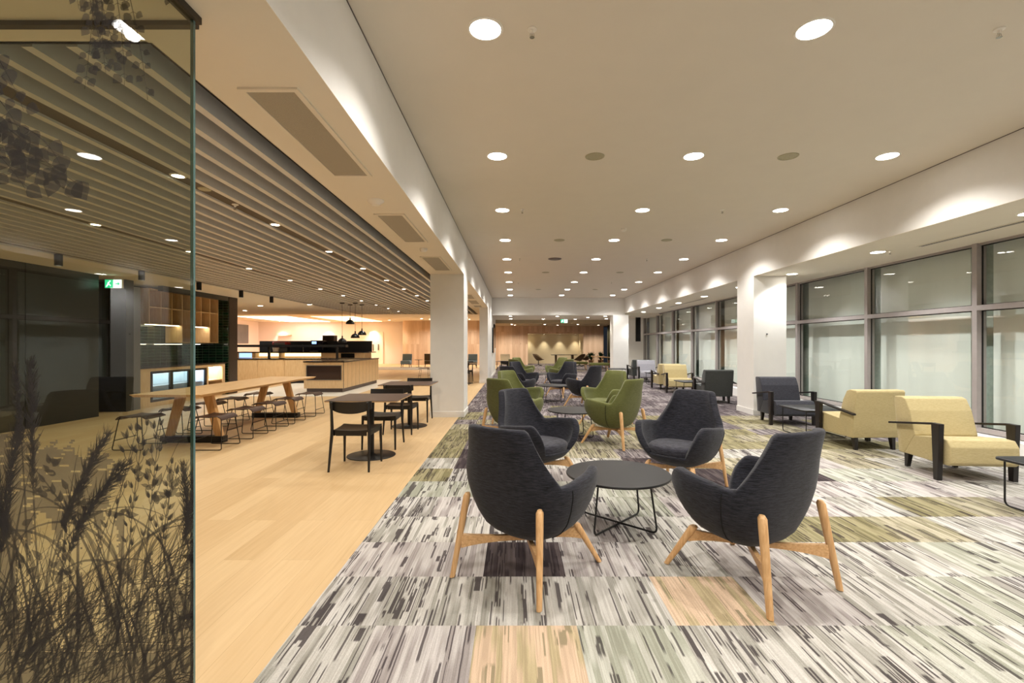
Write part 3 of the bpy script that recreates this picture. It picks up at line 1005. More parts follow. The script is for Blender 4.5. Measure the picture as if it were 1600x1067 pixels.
    while v < 1075:
        run = None
        u = -40.0
        while u <= 303:
            f = u < 300 and filled(u, v)
            if f and run is None: run = u
            if (not f) and run is not None:
                c = [P(run, v), P(u, v), P(u, v + fs), P(run, v + fs)]
                c = [(min(y, gy1 - 0.014), max(z, 0.003)) for y, z in c]
                if c[2][1] < c[0][1] - 1e-5:
                    bm.faces.new([bm.verts.new((0.0070, y, z)) for y, z in c])
                run = None
            u += fs
        v += fs
    me = bpy.data.meshes.new('printed_haze')
    bm.to_mesh(me); bm.free()
    me.materials.append(M['film_pale'])
    o = bpy.data.objects.new('printed_haze', me)
    COL.objects.link(o)
    o.parent = gp
    o['label'] = 'paler printed tone among the grasses'
build_film()

# ------------------------------------------------------------------ light fixtures
def spot(parent, z, watts, color, size=130, blend=0.55, radius=0.07):
    ld = bpy.data.lights.new('downlight_beam', 'SPOT')
    ld.energy = watts
    ld.color = color
    ld.spot_size = R(size)
    ld.spot_blend = blend
    ld.shadow_soft_size = radius
    lo = bpy.data.objects.new('downlight_beam', ld)
    COL.objects.link(lo)
    lo.parent = parent
    lo.location = (0, 0, z)
    return lo

def make_downlight(name, r, lens, watts, color, size, blend):
    mb = MB(); mb.lathe([(r, -0.001), (r, -0.006), (r + 0.012, -0.006), (r + 0.016, 0.0), (r, -0.001)], 0, 0, 40)
    o = mb.build(name, M['trimwhite'], smooth=True)
    mb = MB(); mb.lathe([(0, -0.003), (r, -0.003), (r, -0.001), (0, -0.001)], 0, 0, 32)
    mb.build('lens', lens, o)
    spot(o, -0.03, watts, color, size, blend, r * 0.45)
    return o

big = make_downlight('downlight', 0.10, M['lens_main'], W_MAIN, C_MAIN, 134, 0.62)
first = [True]
def put_light(proto, flag, loc, label, group):
    o = proto if flag[0] else copy_tree(proto)
    flag[0] = False
    o.location = loc
    tag(o, label, 'downlight', group)
    return o
rows = [3.05 + 2.05 * k for k in range(-2, 9)]
rown = {-2: 'behind'}
for j, (x, nm) in enumerate(((-0.19, 'row by the café bulkhead'), (1.92, 'middle row'), (4.0, 'row by the window bulkhead'))):
    cnt = 0
    for k, y in enumerate(rows):
        vis = y > 3.0 and not (j == 2 and y < 5.0)
        if not vis and y > 3.0:
            lab = 'round recessed downlight over the big striped carpet, %s, beyond the frame' % nm
        elif not vis:
            lab = 'recessed downlight behind the photographer, %s, %s' % (nm, ORD[k])
        else:
            lab = 'recessed downlight in the white ceiling, %s, %s from front' % (nm, ORD[cnt]); cnt += 1
        put_light(big, first, (x, y, ZC), lab, 'downlights in the white main ceiling')
soff = make_downlight('downlight', 0.09, M['lens_main'], W_SOFF, C_SOFF, 130, 0.6)
fs = [True]
cnt = 0
for k in range(-1, 9):
    y = 4.93 + 2.07 * k if k < 2 else 4.93 + 2.12 * k
    lab = 'round downlight in the low soffit along the windows, %s from the front' % ORD[k + 1]
    put_light(soff, fs, (5.35, y, ZS), lab, 'downlights in the window soffit')
caf = make_downlight('downlight', 0.045, M['lens_cafe'], W_CAFE, C_CAFE, 125, 0.6)
fc = [True]
CH = [-1.82 - ps * k - ps / 2 for k in (4, 14, 24)]
for ci, (x, nm) in enumerate(((CH[0], 'channel by the white soffit'), (CH[1], 'middle channel'))):
    for k in range(12):
        y = 2.3 + 1.57 * k
        put_light(caf, fc, (x, y, ZS + 0.011), 'small downlight in %s of slatted ceiling, %s from glass screen' % (nm, ORD[k]), 'small downlights in the slatted ceiling')
# cylinder spots
def make_cyl():
    mb = MB(); mb.lathe([(0, 0), (0.05, 0), (0.05, -0.17), (0.042, -0.17), (0.042, -0.15), (0, -0.15)], 0, 0, 24)
    o = mb.build('cylinder_spotlight', M['blackmetal'], smooth=True)
    mb = MB(); mb.lathe([(0, -0.151), (0.041, -0.151), (0.041, -0.153), (0, -0.153)], 0, 0, 20)
    mb.build('lens', M['lens_cafe'], o)
    spot(o, -0.18, 26, C_CAFE, 110, 0.6, 0.03)
    return o
cy = make_cyl()
for k, y in enumerate((8.8, 10.4, 12.0, 13.5, 5.7, 7.2)):
    o = cy if k == 0 else copy_tree(cy)
    o.location = (-6.9 - 0.02, y, ZS + 0.0)
    tag(o, 'black cylinder spotlight, %s' % ['over the grey panel behind glass', 'beside the top of the shelf alcove', 'in front of the brown portal', 'above the far end of the long table', 'over the dark wall, end of the line', 'over the dark wall behind glass'][k], 'spotlight', 'black cylinder spotlights')
# far zone lights
far = make_downlight('downlight', 0.08, M['lens_main'], 55, C_CAFE, 125, 0.6)
ff = [True]
FL = [(0.0, 21.6), (0.0, 23.4), (-0.3, 23.0), (2.2, 21.9), (1.7, 23.6), (3.4, 22.6), (4.0, 21.6), (3.3, 23.8), (5.4, 23.7)]
FL = [(-0.2, 21.3), (-0.2, 23.4), (1.9, 21.3), (1.4, 23.6), (3.4, 22.2), (3.0, 23.6), (4.05, 21.3), (4.5, 23.4)]
FLN = ['ahead of the screens', 'closest to the corridor screens', 'before the exit sign', 'beside the exit sign on the café side', 'past the exit sign', 'behind the exit sign on the window side', 'in front of the end column', 'behind the end column']
for k, (x, y) in enumerate(FL):
    put_light(far, ff, (x, y, ZT), 'downlight beyond the cross bulkhead, %s' % FLN[k], 'downlights beyond the cross bulkhead')
farc = [(-8.9, 14.9), (-8.9, 16.6), (-10.6, 16.4), (-10.8, 19.0), (-7.0, 16.2), (-3.0, 25.5), (-5.6, 25.5), (-8.2, 25.5), (-3.0, 29.5), (-6.0, 30.5), (-8.6, 32.5), (-17.0, 25.0), (-12.5, 24.5)]  # includes two lamps added to brighten the long counter front
FN = ['added to brighten the long counter front', 'above the long counter', 'added to brighten the counter end', 'over the rear counter', 'over the join of counter and island', 'by the passage', 'above the slipper chairs', 'before the white doors', 'close to the timber wall', 'above the green slipper chair', 'by the rounded timber corner', 'over the far servery side', 'behind the servery']
for k, (x, y) in enumerate(farc):
    put_light(far, ff, (x, y, ZF if y > 21 else ZS), 'small round ceiling downlight past the café, %s' % FN[k], 'downlights in the raised ceiling')
for k, x in enumerate((-0.2, 1.9, 4.0)):  # lamps added to brighten the zone before the timber wall
    for j, y in enumerate((26.5, 30.2)):
        put_light(far, ff, (x, y, ZT + 0.018), 'added downlight brightening the timber wall, %s %s' % (('café side', 'middle', 'window side')[k], ('closer', 'deeper')[j]), 'added downlights before the timber wall')
wall_fill = make_downlight('downlight', 0.07, M['lens_cafe'], 125, (1, 0.94, 0.84), 150, 0.6)  # added fill lamps, lifting the brightness of the timber end wall
fwl = [True]
for k, (x, z) in enumerate(((0.0, ZT + 0.018), (2.8, ZT + 0.018), (5.5, ZT + 0.018), (-3.0, ZF), (-5.6, ZF))):
    put_light(wall_fill, fwl, (x, 31.3, z), 'added fill downlight on the timber end wall, %s from the window side' % ['third', 'second', 'first', 'fourth', 'fifth'][k], 'added fill downlights on the timber wall')
# niche spots and wall washers
wash = make_downlight('downlight', 0.05, M['lens_cafe'], 60, (1, 0.9, 0.7), 75, 0.8)
fw = [True]
for k, x in enumerate((1.0, 2.15, 3.3, 4.45)):
    put_light(wash, fw, (x, 34.85, NZ), 'small spotlight inside the beige niche, %s along' % ORD[k], 'spotlights in the beige niche')
wash2 = make_downlight('downlight', 0.06, M['lens_cafe'], 150, (1, 0.90, 0.84), 80, 0.8)
fw2 = [True]
for k, x in enumerate((-17.1, -13.7, -10.4)):
    put_light(wash2, fw2, (x, 34.5, ZF), 'wall washer on the pale end wall, %s' % ['over the small white shelf', 'over the coffee machine', 'over the white doors'][k], 'wall washers on the pale end wall')

# speakers, sprinklers, grilles, detectors
def lathe_thing(name, prof, mat, loc, label, cat, group=None):
    mb = MB(); mb.lathe(prof, 0, 0, 32)
    o = mb.build(name, mat, smooth=True); o.location = loc
    tag(o, label, cat, group)
    return o
sp0 = None
for j, x in enumerate((0.86, 2.94)):
    for k, y in enumerate((5.11, 9.2, 13.3, 17.4)):
        lab = 'beige round ceiling speaker, %s line, %s from the front' % (('café side', 'window side')[j], ORD[k])
        if sp0 is None:
            sp0 = lathe_thing('ceiling_speaker', [(0, -0.004), (0.085, -0.004), (0.088, -0.008), (0.102, -0.006), (0.104, 0)], M['speaker'], (x, y, ZC), lab, 'ceiling speaker', 'ceiling speakers')
        else:
            o = copy_tree(sp0); o.location = (x, y, ZC); o['label'] = lab
def make_sprinkler():
    o = empty('sprinkler')
    mb = MB(); mb.lathe([(0, 0), (0.03, 0), (0.03, -0.006), (0.012, -0.01), (0.009, -0.028), (0, -0.028)], 0, 0, 20)
    mb.build('escutcheon', M['trimwhite'], o, smooth=True)
    mb = MB(); mb.tube([(-0.009, 0, -0.026), (-0.013, 0, -0.04), (0, 0, -0.052)], 0.002, 6); mb.tube([(0.009, 0, -0.026), (0.013, 0, -0.04), (0, 0, -0.052)], 0.002, 6)
    mb.tube([(0, 0, -0.028), (0, 0, -0.05)], 0.003, 6)
    mb.build('sprinkler_arms', M['chrome'], o)
    mb = MB(); mb.cyl(0, 0, -0.054, -0.052, 0.016, n=16)
    mb.build('deflector', M['chrome'], o)
    return o
spk = make_sprinkler()
sl = []
for j, x in enumerate((0.11, 3.11)):
    for k, y in enumerate((3.05, 7.12, 11.2, 15.3)):
        sl.append((x, y, ZC, 'chrome sprinkler head in the white ceiling, %s line, %s from the front' % (('café side', 'window side')[j], ORD[k])))
sl.append((CH[0], 4.66, ZS + 0.012, 'sprinkler head in the dark channel of the slatted ceiling'))
sl.append((CH[0], 7.75, ZS + 0.012, 'sprinkler head further along the dark channel of the slatted ceiling'))
sl.append((5.45, 6.9, ZS, 'small sprinkler in the window soffit close to a downlight'))
for k, (x, y, z, lab) in enumerate(sl):
    o = spk if k == 0 else copy_tree(spk)
    o.location = (x, y, z); tag(o, lab, 'sprinkler', 'sprinkler heads')
lathe_thing('channel_vent', [(0, -0.008), (0.05, -0.008), (0.055, 0)], M['speaker'], (CH[0], 4.2, ZS + 0.012), 'small round speaker disc in the dark channel of the slatted ceiling', 'ceiling speaker')
lathe_thing('air_diffuser', [(0, -0.02), (0.11, -0.02), (0.12, -0.012), (0.15, -0.012), (0.16, 0)], M['kick'], (0.94, 11.2, ZC), 'grey round air diffuser in the white ceiling', 'vent')
lathe_thing('smoke_detector', [(0, -0.045), (0.03, -0.045), (0.045, -0.03), (0.05, 0)], M['trimwhite'], (1.9, 8.3, ZC), 'small white smoke detector in the white ceiling', 'smoke detector')
lathe_thing('smoke_detector', [(0, -0.045), (0.035, -0.045), (0.05, -0.03), (0.075, -0.012), (0.08, 0)], M['trimwhite'], (-1.32, 4.5, ZS), 'white smoke detector on the soffit between two grilles', 'smoke detector')
lathe_thing('smoke_detector', [(0, -0.045), (0.035, -0.045), (0.05, -0.03), (0.055, 0)], M['trimwhite'], (-1.3, 6.75, ZS), 'tiny white detector on the soffit past the second grille', 'smoke detector')
def grille(x0, x1, y0, y1, z, label):
    o = empty('air_grille', ((x0 + x1) / 2, (y0 + y1) / 2, z)); tag(o, label, 'air grille', 'air grilles in the soffit')
    w, d = (x1 - x0) / 2, (y1 - y0) / 2
    mb = MB()
    mb.box(-w, w, -d, -d + 0.03, -0.012, 0); mb.box(-w, w, d - 0.03, d, -0.012, 0)
    mb.box(-w, -w + 0.03, -d + 0.03, d - 0.03, -0.012, 0); mb.box(w - 0.03, w, -d + 0.03, d - 0.03, -0.012, 0)
    mb.build('grille_frame', M['soffit'], o)
    mb = MB(); mb.box(-w + 0.03, w - 0.03, -d + 0.03, d - 0.03, -0.006, -0.001)
    mb.build('grille_mesh', M['grille'], o)
gl = ['large near one beside the slatted ceiling', 'second from the front', 'third, just before the square column', 'first past the square column', 'second past the square column', 'third past the square column']
for k, (a, b_) in enumerate(((2.52, 3.84), (4.95, 6.3), (7.35, 8.7), (12.9, 14.1), (14.5, 15.9), (16.4, 17.2))):
    grille(-1.475, -1.155, a, b_, ZS, 'rectangular air grille in the soffit, ' + gl[k])
for k, (a, b_) in enumerate(((5.05, 6.6), (13.9, 17.2))):
    mb = MB(); mb.box(-0.05, 0.05, -(b_ - a) / 2, (b_ - a) / 2, -0.006, 0)
    o = mb.build('slot_diffuser', M['soffit']); o.location = (5.62 if k == 0 else 5.6, (a + b_) / 2, ZS)
    tag(o, 'long slot diffuser in the window soffit, ' + ('close to the front' if k == 0 else 'toward the end of the bay'), 'slot diffuser', 'slot diffusers')
    for s in (-0.018, 0.018):
        mb = MB(); mb.box(s - 0.009, s + 0.009, -(b_ - a) / 2 + 0.02, (b_ - a) / 2 - 0.02, -0.0075, -0.006)
        mb.build('slot', M['gasket'], o)

# exit signs
def exit_sign(loc, w, h, label, thick=0.04):
    o = empty('exit_sign', loc); tag(o, label, 'exit sign')
    mb = MB(); mb.box(-w / 2, w / 2, 0, thick, -h / 2, h / 2); mb.build('sign_box', M['trimwhite'], o)
    mb = MB(); mb.box(-w / 2 + 0.005, 0, -0.003, 0, -h / 2 + 0.005, h / 2 - 0.005)
    g = mb.build('green_panel', M['exitgreen'], o)
    mb = MB(); mb.box(0, w / 2 - 0.005, -0.003, 0, -h / 2 + 0.005, h / 2 - 0.005)
    wv = mb.build('white_panel', M['exitwhite'], o)
    # running figure
    mb = MB(); cx = -w / 4; s = h / 2
    mb.box(cx + 0.02 * w, cx + 0.10 * w, -0.005, -0.003, 0.5 * s, 0.75 * s)
    mb.poly([(cx - 0.06 * w, -0.005, 0.4 * s), (cx + 0.06 * w, -0.005, 0.45 * s), (cx + 0.0 * w, -0.005, -0.15 * s), (cx - 0.1 * w, -0.005, -0.1 * s)])
    mb.poly([(cx - 0.1 * w, -0.005, -0.1 * s), (cx, -0.005, -0.15 * s), (cx - 0.12 * w, -0.005, -0.75 * s), (cx - 0.18 * w, -0.005, -0.7 * s)])
    mb.poly([(cx - 0.03 * w, -0.005, -0.1 * s), (cx + 0.03 * w, -0.005, 0.0), (cx + 0.13 * w, -0.005, -0.35 * s), (cx + 0.06 * w, -0.005, -0.6 * s), (cx + 0.06 * w, -0.005, -0.4 * s)])
    mb.build('running_figure', M['exitwhite'], o)
    mb = MB(); cx = w / 4
    mb.box(cx - 0.12 * w, cx + 0.03 * w, -0.005, -0.003, -0.12 * s, 0.12 * s)
    mb.poly([(cx + 0.02 * w, -0.005, 0.45 * s), (cx + 0.14 * w, -0.005, 0), (cx + 0.02 * w, -0.005, -0.45 * s)])
    mb.build('arrow', M['exitgreen'], o)
    mb = MB(); mb.tube([(0, thick / 2, h / 2), (0, thick / 2, h / 2 + 0.08)], 0.006, 6); mb.build('hanger', M['trimwhite'], o)
exit_sign((2.3, 22.2, ZT - 0.17), 0.32, 0.16, 'lit green and white exit sign hanging beyond the cross bulkhead')
exit_sign((-7.95, 9.4, ZS - 0.16), 0.34, 0.17, 'lit exit sign by the beige doorway behind the glass screen')

# ------------------------------------------------------------------ tub chairs
def lerp_tab(tab, z):
    if z <= tab[0][0]:
        return tab[0][1]
    for (a, va), (b, vb) in zip(tab[:-1], tab[1:]):
        if z <= b:
            t = (z - a) / (b - a)
            return va + (vb - va) * t
    return tab[-1][1]
def sstep(t):
    t = max(0, min(1, t)); return t * t * (3 - 2 * t)
AW = [(0.222, 0.06), (0.232, 0.13), (0.258, 0.20), (0.30, 0.27), (0.37, 0.325), (0.45, 0.36), (0.55, 0.388), (0.64, 0.388), (0.74, 0.345), (0.84, 0.315), (0.94, 0.295)]
BR = [(0.222, 0.05), (0.232, 0.11), (0.258, 0.165), (0.30, 0.205), (0.37, 0.232), (0.45, 0.262), (0.55, 0.288), (0.64, 0.308), (0.74, 0.335), (0.84, 0.365), (0.94, 0.395)]
BF = [(0.222, 0.06), (0.232, 0.13), (0.258, 0.20), (0.30, 0.275), (0.37, 0.335), (0.45, 0.39), (0.55, 0.425), (0.64, 0.42), (0.94, 0.40)]
def rim(th):
    d = abs(th) * 180 / PI
    if d < 41: return 0.935 - 0.004 * (d / 41) ** 2 - (0.0 if d < 36 else 0.012 * ((d - 36) / 5) ** 2)
    if d < 62: return 0.919 - (0.919 - 0.61) * (1 - (1 - (d - 41) / 21) ** 1.8)
    if d < 118: return 0.61 + 0.04 * sstep((d - 62) / 56)
    if d < 150: return 0.65 - 0.29 * (1 - math.cos((d - 118) / 32 * PI / 2)) ** 1.0
    return 0.36
def plan(th, z, off):
    a = lerp_tab(AW, z) - off
    c, s = math.cos(th), math.sin(th)
    b = (lerp_tab(BR, z) if c > 0 else lerp_tab(BF, z)) - off
    a = max(a, 0.01); b = max(b, 0.01)
    e = 2 / 2.7
    return (a * math.copysign(abs(s) ** e, s), -b * math.copysign(abs(c) ** e, c))
def make_tub(mat, seatmat, label, group):
    root = empty('tub_chair')
    tag(root, label, 'armchair', group)
    NT, NZ = 96, 16
    mb = MB()
    rings = []
    z0 = 0.222
    ths = [2 * PI * k / NT - PI for k in range(NT)]
    th_t = 0.03
    for j in range(NZ + 1):
        t = j / NZ
        t = t ** 1.25
        ring = []
        for th in ths:
            rz = rim(th) - 0.022
            z = z0 + (rz - z0) * t
            x, y = plan(th, z, 0)
            ring.append((x, y, z))
        rings.append(ring)
    for (off, dz) in ((0.004, -0.010), (0.014, -0.002), (0.03, 0.0), (0.046, -0.003), (0.055, -0.012)):
        rings.append([(*plan(th, rim(th) + dz, off), rim(th) + dz) for th in ths])
    for j in range(1, 11):
        t = j / 10
        ring = []
        for th in ths:
            rz = rim(th) - 0.025
            z = rz + (0.335 - rz) * t
            x, y = plan(th, max(z, 0.37), 0.06)
            ring.append((x, y, z))
        rings.append(ring)
    mb.loft(rings, True, True)
    mb.build('shell', mat, root, smooth=True, angle=60)
    # cushion
    mb = MB()
    rings = []
    for (z, off) in ((0.335, 0.085), (0.34, 0.07), (0.40, 0.062), (0.425, 0.068), (0.44, 0.085), (0.446, 0.12)):
        ring = []
        for th in ths[::2]:
            x, y = plan(th, 0.40, off)
            if y > 0:
                y = y * (1.04 if z > 0.36 else 1.0)
            ring.append((x, y, z))
        rings.append(ring)
    mb.loft(rings, True, True)
    mb.build('seat_cushion', seatmat, root, smooth=True, angle=50)
    for s in (-1, 1):
        mb = MB(); pts = []
        for k in range(14):
            z = 0.26 + (0.585 - 0.26) * k / 13
            th = s * R(74 + 6 * (1 - k / 13))
            x, y = plan(th, z, -0.0015)
            pts.append((x, y, z))
        mb.tube(pts, 0.0032, 6)
        mb.build('seam', M['seam'], root, smooth=True)
    # legs
    def leg(p0, p1, r0, r1, deep=1.0):
        mb = MB(); n = 10; rr = []
        P0, P1 = Vector(p0), Vector(p1)
        for k in range(n + 1):
            t = k / n
            p = P0.lerp(P1, t)
            r = r0 + (r1 - r0) * t
            if k == 0: r *= 0.55
            if k == 1: r *= 0.98
            if k == 1: p = P0.lerp(P1, 0.035)
            rr.append([p + Vector((math.cos(2 * PI * q / 12) * r * 0.85, math.sin(2 * PI * q / 12) * r * 1.15, 0)) for q in range(12)])
        mb.loft(rr)
        return mb
    for s in (-1, 1):
        leg((s * 0.262, -0.272, 0.50), (s * 0.312, -0.352, 0.004), 0.024, 0.0165).build('leg', M['ashleg'], root, smooth=True, angle=60)
        leg((s * 0.215, 0.215, 0.275), (s * 0.312, 0.352, 0.004), 0.027, 0.0165).build('leg', M['ashleg'], root, smooth=True, angle=60)
    def rail(p, q):
        P_, Q_ = Vector(p), Vector(q)
        mb = MB(); rr = []
        dirv = (Q_ - P_); side = Vector((-dirv.y, dirv.x, 0)).normalized() * 0.013
        for k in range(13):
            t = k / 12
            c = P_.lerp(Q_, t)
            top = 0.030 - 0.014 * min(1, t * 2)
            low = 0.016 + 0.034 * (1 - t) ** 3
            rr.append([c + side + Vector((0, 0, top)), c - side + Vector((0, 0, top)), c - side - Vector((0, 0, low)), c + side - Vector((0, 0, low))])
        mb.loft(rr)
        mb.build('stretcher', M['ashrail'], root, smooth=True, angle=40)
    for (px_, py_) in ((-0.284, -0.306), (0.284, -0.306), (-0.236, 0.246), (0.236, 0.246)):
        rail((px_, py_, 0.222), (0, 0, 0.205))
    return root
def facing(fx, fy):   # +y of the chair turned to (fx, fy)
    return math.atan2(fy, fx) - PI / 2
tubd = make_tub(M['charcoal'], M['charcoal_seat'], '', 'tub armchairs')
tubg = make_tub(M['green'], M['green'], '', 'tub armchairs')
tubs = [
    ('d', .083, 2.96, .589, .809, 'charcoal tub chair with ash legs, closest on the café side, back turned to the camera'),
    ('d', 1.41, 2.87, -.465, .885, 'charcoal tub chair with ash legs, closest on the window side, back turned to the camera'),
    ('d', .21, 4.78, .72, -.69, 'charcoal tub chair facing us across the front round table, café side'),
    ('d', 1.62, 4.65, -.70, -.71, 'charcoal tub chair facing us across the front round table, window side'),
    ('g', 1.42, 6.72, -.68, .73, 'olive green tub chair, window side, showing its back and wooden legs'),
    ('g', 1.60, 8.37, -.72, -.69, 'olive green tub chair facing us just past the other green one on the window side'),
    ('g', -.03, 6.81, .68, .73, 'olive green tub chair, café side, its back to us behind the charcoal chair'),
    ('g', .07, 8.37, .72, -.69, 'olive green tub chair facing us on the café side of the second round table'),
    ('d', .03, 10.64, .68, .73, 'charcoal tub chair, café side of the third round table, back to us'),
    ('d', 1.60, 10.84, -.68, .73, 'charcoal tub chair, window side of the third round table, back to us'),
    ('d', .22, 12.95, .72, -.69, 'charcoal tub chair facing us, café side of the third round table'),
    ('d', 1.30, 12.9, -.72, -.69, 'charcoal tub chair facing us, window side of the third round table'),
    ('g', .16, 15.6, .68, .73, 'small distant green tub chair, café side of the fourth table, back to us'),
    ('g', 1.55, 15.6, -.68, .73, 'small distant green tub chair, window side of the fourth table, back to us'),
    ('g', .28, 17.2, .72, -.69, 'small distant green tub chair facing us, café side of the fourth table'),
    ('g', 1.53, 17.2, -.72, -.69, 'small distant green tub chair facing us, window side of the fourth table'),
]
used = {'d': False, 'g': False}
for (c, x, y, fx, fy, lab) in tubs:
    proto = tubd if c == 'd' else tubg
    o = proto if not used[c] else copy_tree(proto)
    used[c] = True
    o.location = (x, y, 0.004)
    o.rotation_euler = (0, 0, facing(fx, fy))
    o['label'] = lab
    o['group'] = 'charcoal tub chairs' if c == 'd' else 'olive green tub chairs'

# round tables
def make_round():
    root = empty('round_coffee_table')
    mb = MB(); mb.lathe([(0, 0.388), (0.38, 0.388), (0.397, 0.391), (0.40, 0.396), (0.40, 0.404), (0.397, 0.408), (0, 0.410)], 0, 0, 72)
    mb.build('tabletop', M['blacktop'], root, smooth=True, angle=50)
    for a, zz in ((R(38), 0.009), (R(128), 0.021)):
        c, s = math.cos(a), math.sin(a)
        r0, r1 = 0.27, 0.33
        pts = fillet([(-r0 * c, -r0 * s, 0.387), (-r1 * c, -r1 * s, zz), (r1 * c, r1 * s, zz), (r0 * c, r0 * s, 0.387)], 0.05, 6)
        mb = MB(); mb.tube(pts, 0.0075, 10)
        mb.build('leg_frame', M['blackmetal'], root, smooth=True)
    mb = MB(); mb.box(-0.2, 0.2, -0.03, 0.03, 0.378, 0.388); mb.box(-0.03, 0.03, -0.2, 0.2, 0.378, 0.388); mb.build('underframe', M['blackmetal'], root)
    return root
rt = make_round()
for k, (x, y, rz, lab) in enumerate(((.80, 3.69, 0.15, 'black round coffee table between the four front charcoal chairs'),
                                     (.90, 7.25, 0.3, 'black round coffee table among the green tub chairs in the second cluster'),
                                     (.95, 11.7, 0.2, 'black round coffee table among the charcoal chairs in the third cluster'),
                                     (.88, 16.4, 0.2, 'black round coffee table in the distant green cluster'))):
    o = rt if k == 0 else copy_tree(rt)
    o.location = (x, y, 0.004); o.rotation_euler = (0, 0, rz)
    tag(o, lab, 'coffee table', 'round coffee tables')

# ------------------------------------------------------------------ low lounge armchairs with black arms
def make_lounge(mat, mat_seat=None):
    root = empty('lounge_armchair')
    W2 = 0.325
    # body side profile extruded: seat block
    def extr(prof, w, name, m, bev=0.02):
        mb = MB()
        mb.loft([[(-w, y, z) for y, z in prof], [(w, y, z) for y, z in prof]], True, True)
        es = [e for e in mb.bm.edges]
        bmesh.ops.bevel(mb.bm, geom=es, offset=bev, segments=3, affect='EDGES', profile=0.6)
        return mb.build(name, m, root, smooth=True, angle=50)
    extr([(-0.30, 0.165), (0.34, 0.165), (0.385, 0.20), (0.375, 0.36), (0.33, 0.425), (0.22, 0.432), (-0.06, 0.395), (-0.30, 0.37)], W2, 'seat', mat_seat or mat, 0.012)
    extr([(-0.345, 0.165), (-0.255, 0.165), (-0.10, 0.40), (-0.175, 0.66), (-0.245, 0.785), (-0.30, 0.805), (-0.41, 0.80), (-0.425, 0.775), (-0.375, 0.45)], W2 + 0.004, 'backrest', mat, 0.012)
    for s in (-1, 1):
        mb = MB()
        x0, x1 = s * (W2 + 0.012), s * (W2 + 0.062)
        if x0 > x1: x0, x1 = x1, x0
        # front post: tapered
        mb.hexa([(x0, 0.235, 0), (x1, 0.235, 0), (x1, 0.29, 0), (x0, 0.29, 0), (x0, 0.205, 0.585), (x1, 0.205, 0.585), (x1, 0.315, 0.585), (x0, 0.315, 0.585)], None, 0.004)
        mb.build('front_leg', M['blackwood'], root)
        mb = MB()
        mb.hexa([(x0, -0.43, 0.475), (x1, -0.43, 0.475), (x1, 0.206, 0.562), (x0, 0.206, 0.562), (x0, -0.43, 0.498), (x1, -0.43, 0.498), (x1, 0.206, 0.586), (x0, 0.206, 0.586)], None, 0.004)
        mb.build('armrest', M['blackwood'], root)
        mb = MB()
        xa = s * (W2 - 0.07) - 0.025
        mb.hexa([(xa + 0.005, -0.33, 0), (xa + 0.045, -0.33, 0), (xa + 0.045, -0.29, 0), (xa + 0.005, -0.29, 0), (xa, -0.32, 0.17), (xa + 0.055, -0.32, 0.17), (xa + 0.055, -0.25, 0.17), (xa, -0.25, 0.17)], None, 0.003)
        mb.build('rear_leg', M['blackwood'], root)
        mb = MB(); mb.box(min(s * 0.30, s * (W2 + 0.012)), max(s * 0.30, s * (W2 + 0.012)), 0.24, 0.28, 0.2, 0.25); mb.build('bracket', M['blackwood'], root)
    return root
lg = {'yellow': make_lounge(M['yellow']), 'grey': make_lounge(M['grey']), 'midgrey': make_lounge(M['midgrey']), 'pale': make_lounge(M['palegrey'])}
lused = set()
for (c, x, y, fx, fy, lab) in (
    ('yellow', 4.76, 5.15, -.08, -1, 'straw yellow lounge armchair facing us beside the windows, at the frame edge'),
    ('yellow', 4.78, 6.64, -.03, 1, 'straw yellow lounge armchair with its back to the other nearer yellow one'),
    ('grey', 4.84, 8.52, -.06, -1, 'slate grey lounge armchair facing us in front of the white window-side column'),
    ('midgrey', 4.86, 11.65, .04, 1, 'grey lounge armchair seen from behind, past the window-side column'),
    ('yellow', 4.80, 14.05, -.08, -1, 'straw yellow lounge armchair facing us further along the windows'),
    ('yellow', 4.82, 15.2, -.02, 1, 'straw yellow lounge armchair mostly hidden behind its distant yellow twin'),
    ('pale', 5.02, 18.0, -.08, -1, 'pale grey lounge armchair facing us at the far end of the windows'),
    ('midgrey', 4.98, 19.2, -.05, 1, 'grey lounge armchair with its back to the pale grey one, beside the end column')):
    o = lg[c] if c not in lused else copy_tree(lg[c])
    lused.add(c)
    o.location = (x, y, 0.004); o.rotation_euler = (0, 0, facing(fx, fy))
    tag(o, lab, 'armchair', 'low lounge armchairs with black arms')

def rrect(w, d, r, z, n=6):
    pts = []
    for (cx, cy, a0) in ((w - r, d - r, 0), (-w + r, d - r, 90), (-w + r, -d + r, 180), (w - r, -d + r, 270)):
        for k in range(n + 1):
            a = R(a0 + 90 * k / n)
            pts.append((cx + r * math.cos(a), cy + r * math.sin(a), z))
    return pts
def make_sq():
    root = empty('square_coffee_table')
    mb = MB(); mb.loft([rrect(0.36, 0.36, 0.06, 0.398), rrect(0.363, 0.363, 0.06, 0.401), rrect(0.363, 0.363, 0.06, 0.416), rrect(0.36, 0.36, 0.06, 0.419)])
    mb.build('tabletop', M['blacktop'], root, smooth=True, angle=40)
    for s in (-1, 1):
        pts = fillet([(s * 0.30, -0.31, 0.398), (s * 0.30, -0.31, 0.008), (s * 0.30, 0.31, 0.008), (s * 0.30, 0.31, 0.398)], 0.05, 6)
        mb = MB(); mb.tube(pts, 0.0075, 8)
        mb.build('leg_frame', M['blackmetal'], root, smooth=True)
        mb = MB(); mb.box(-0.3, 0.3, s * 0.31 - 0.01, s * 0.31 + 0.01, 0.388, 0.398); mb.build('underframe', M['blackmetal'], root)
    return root
sqt = make_sq()
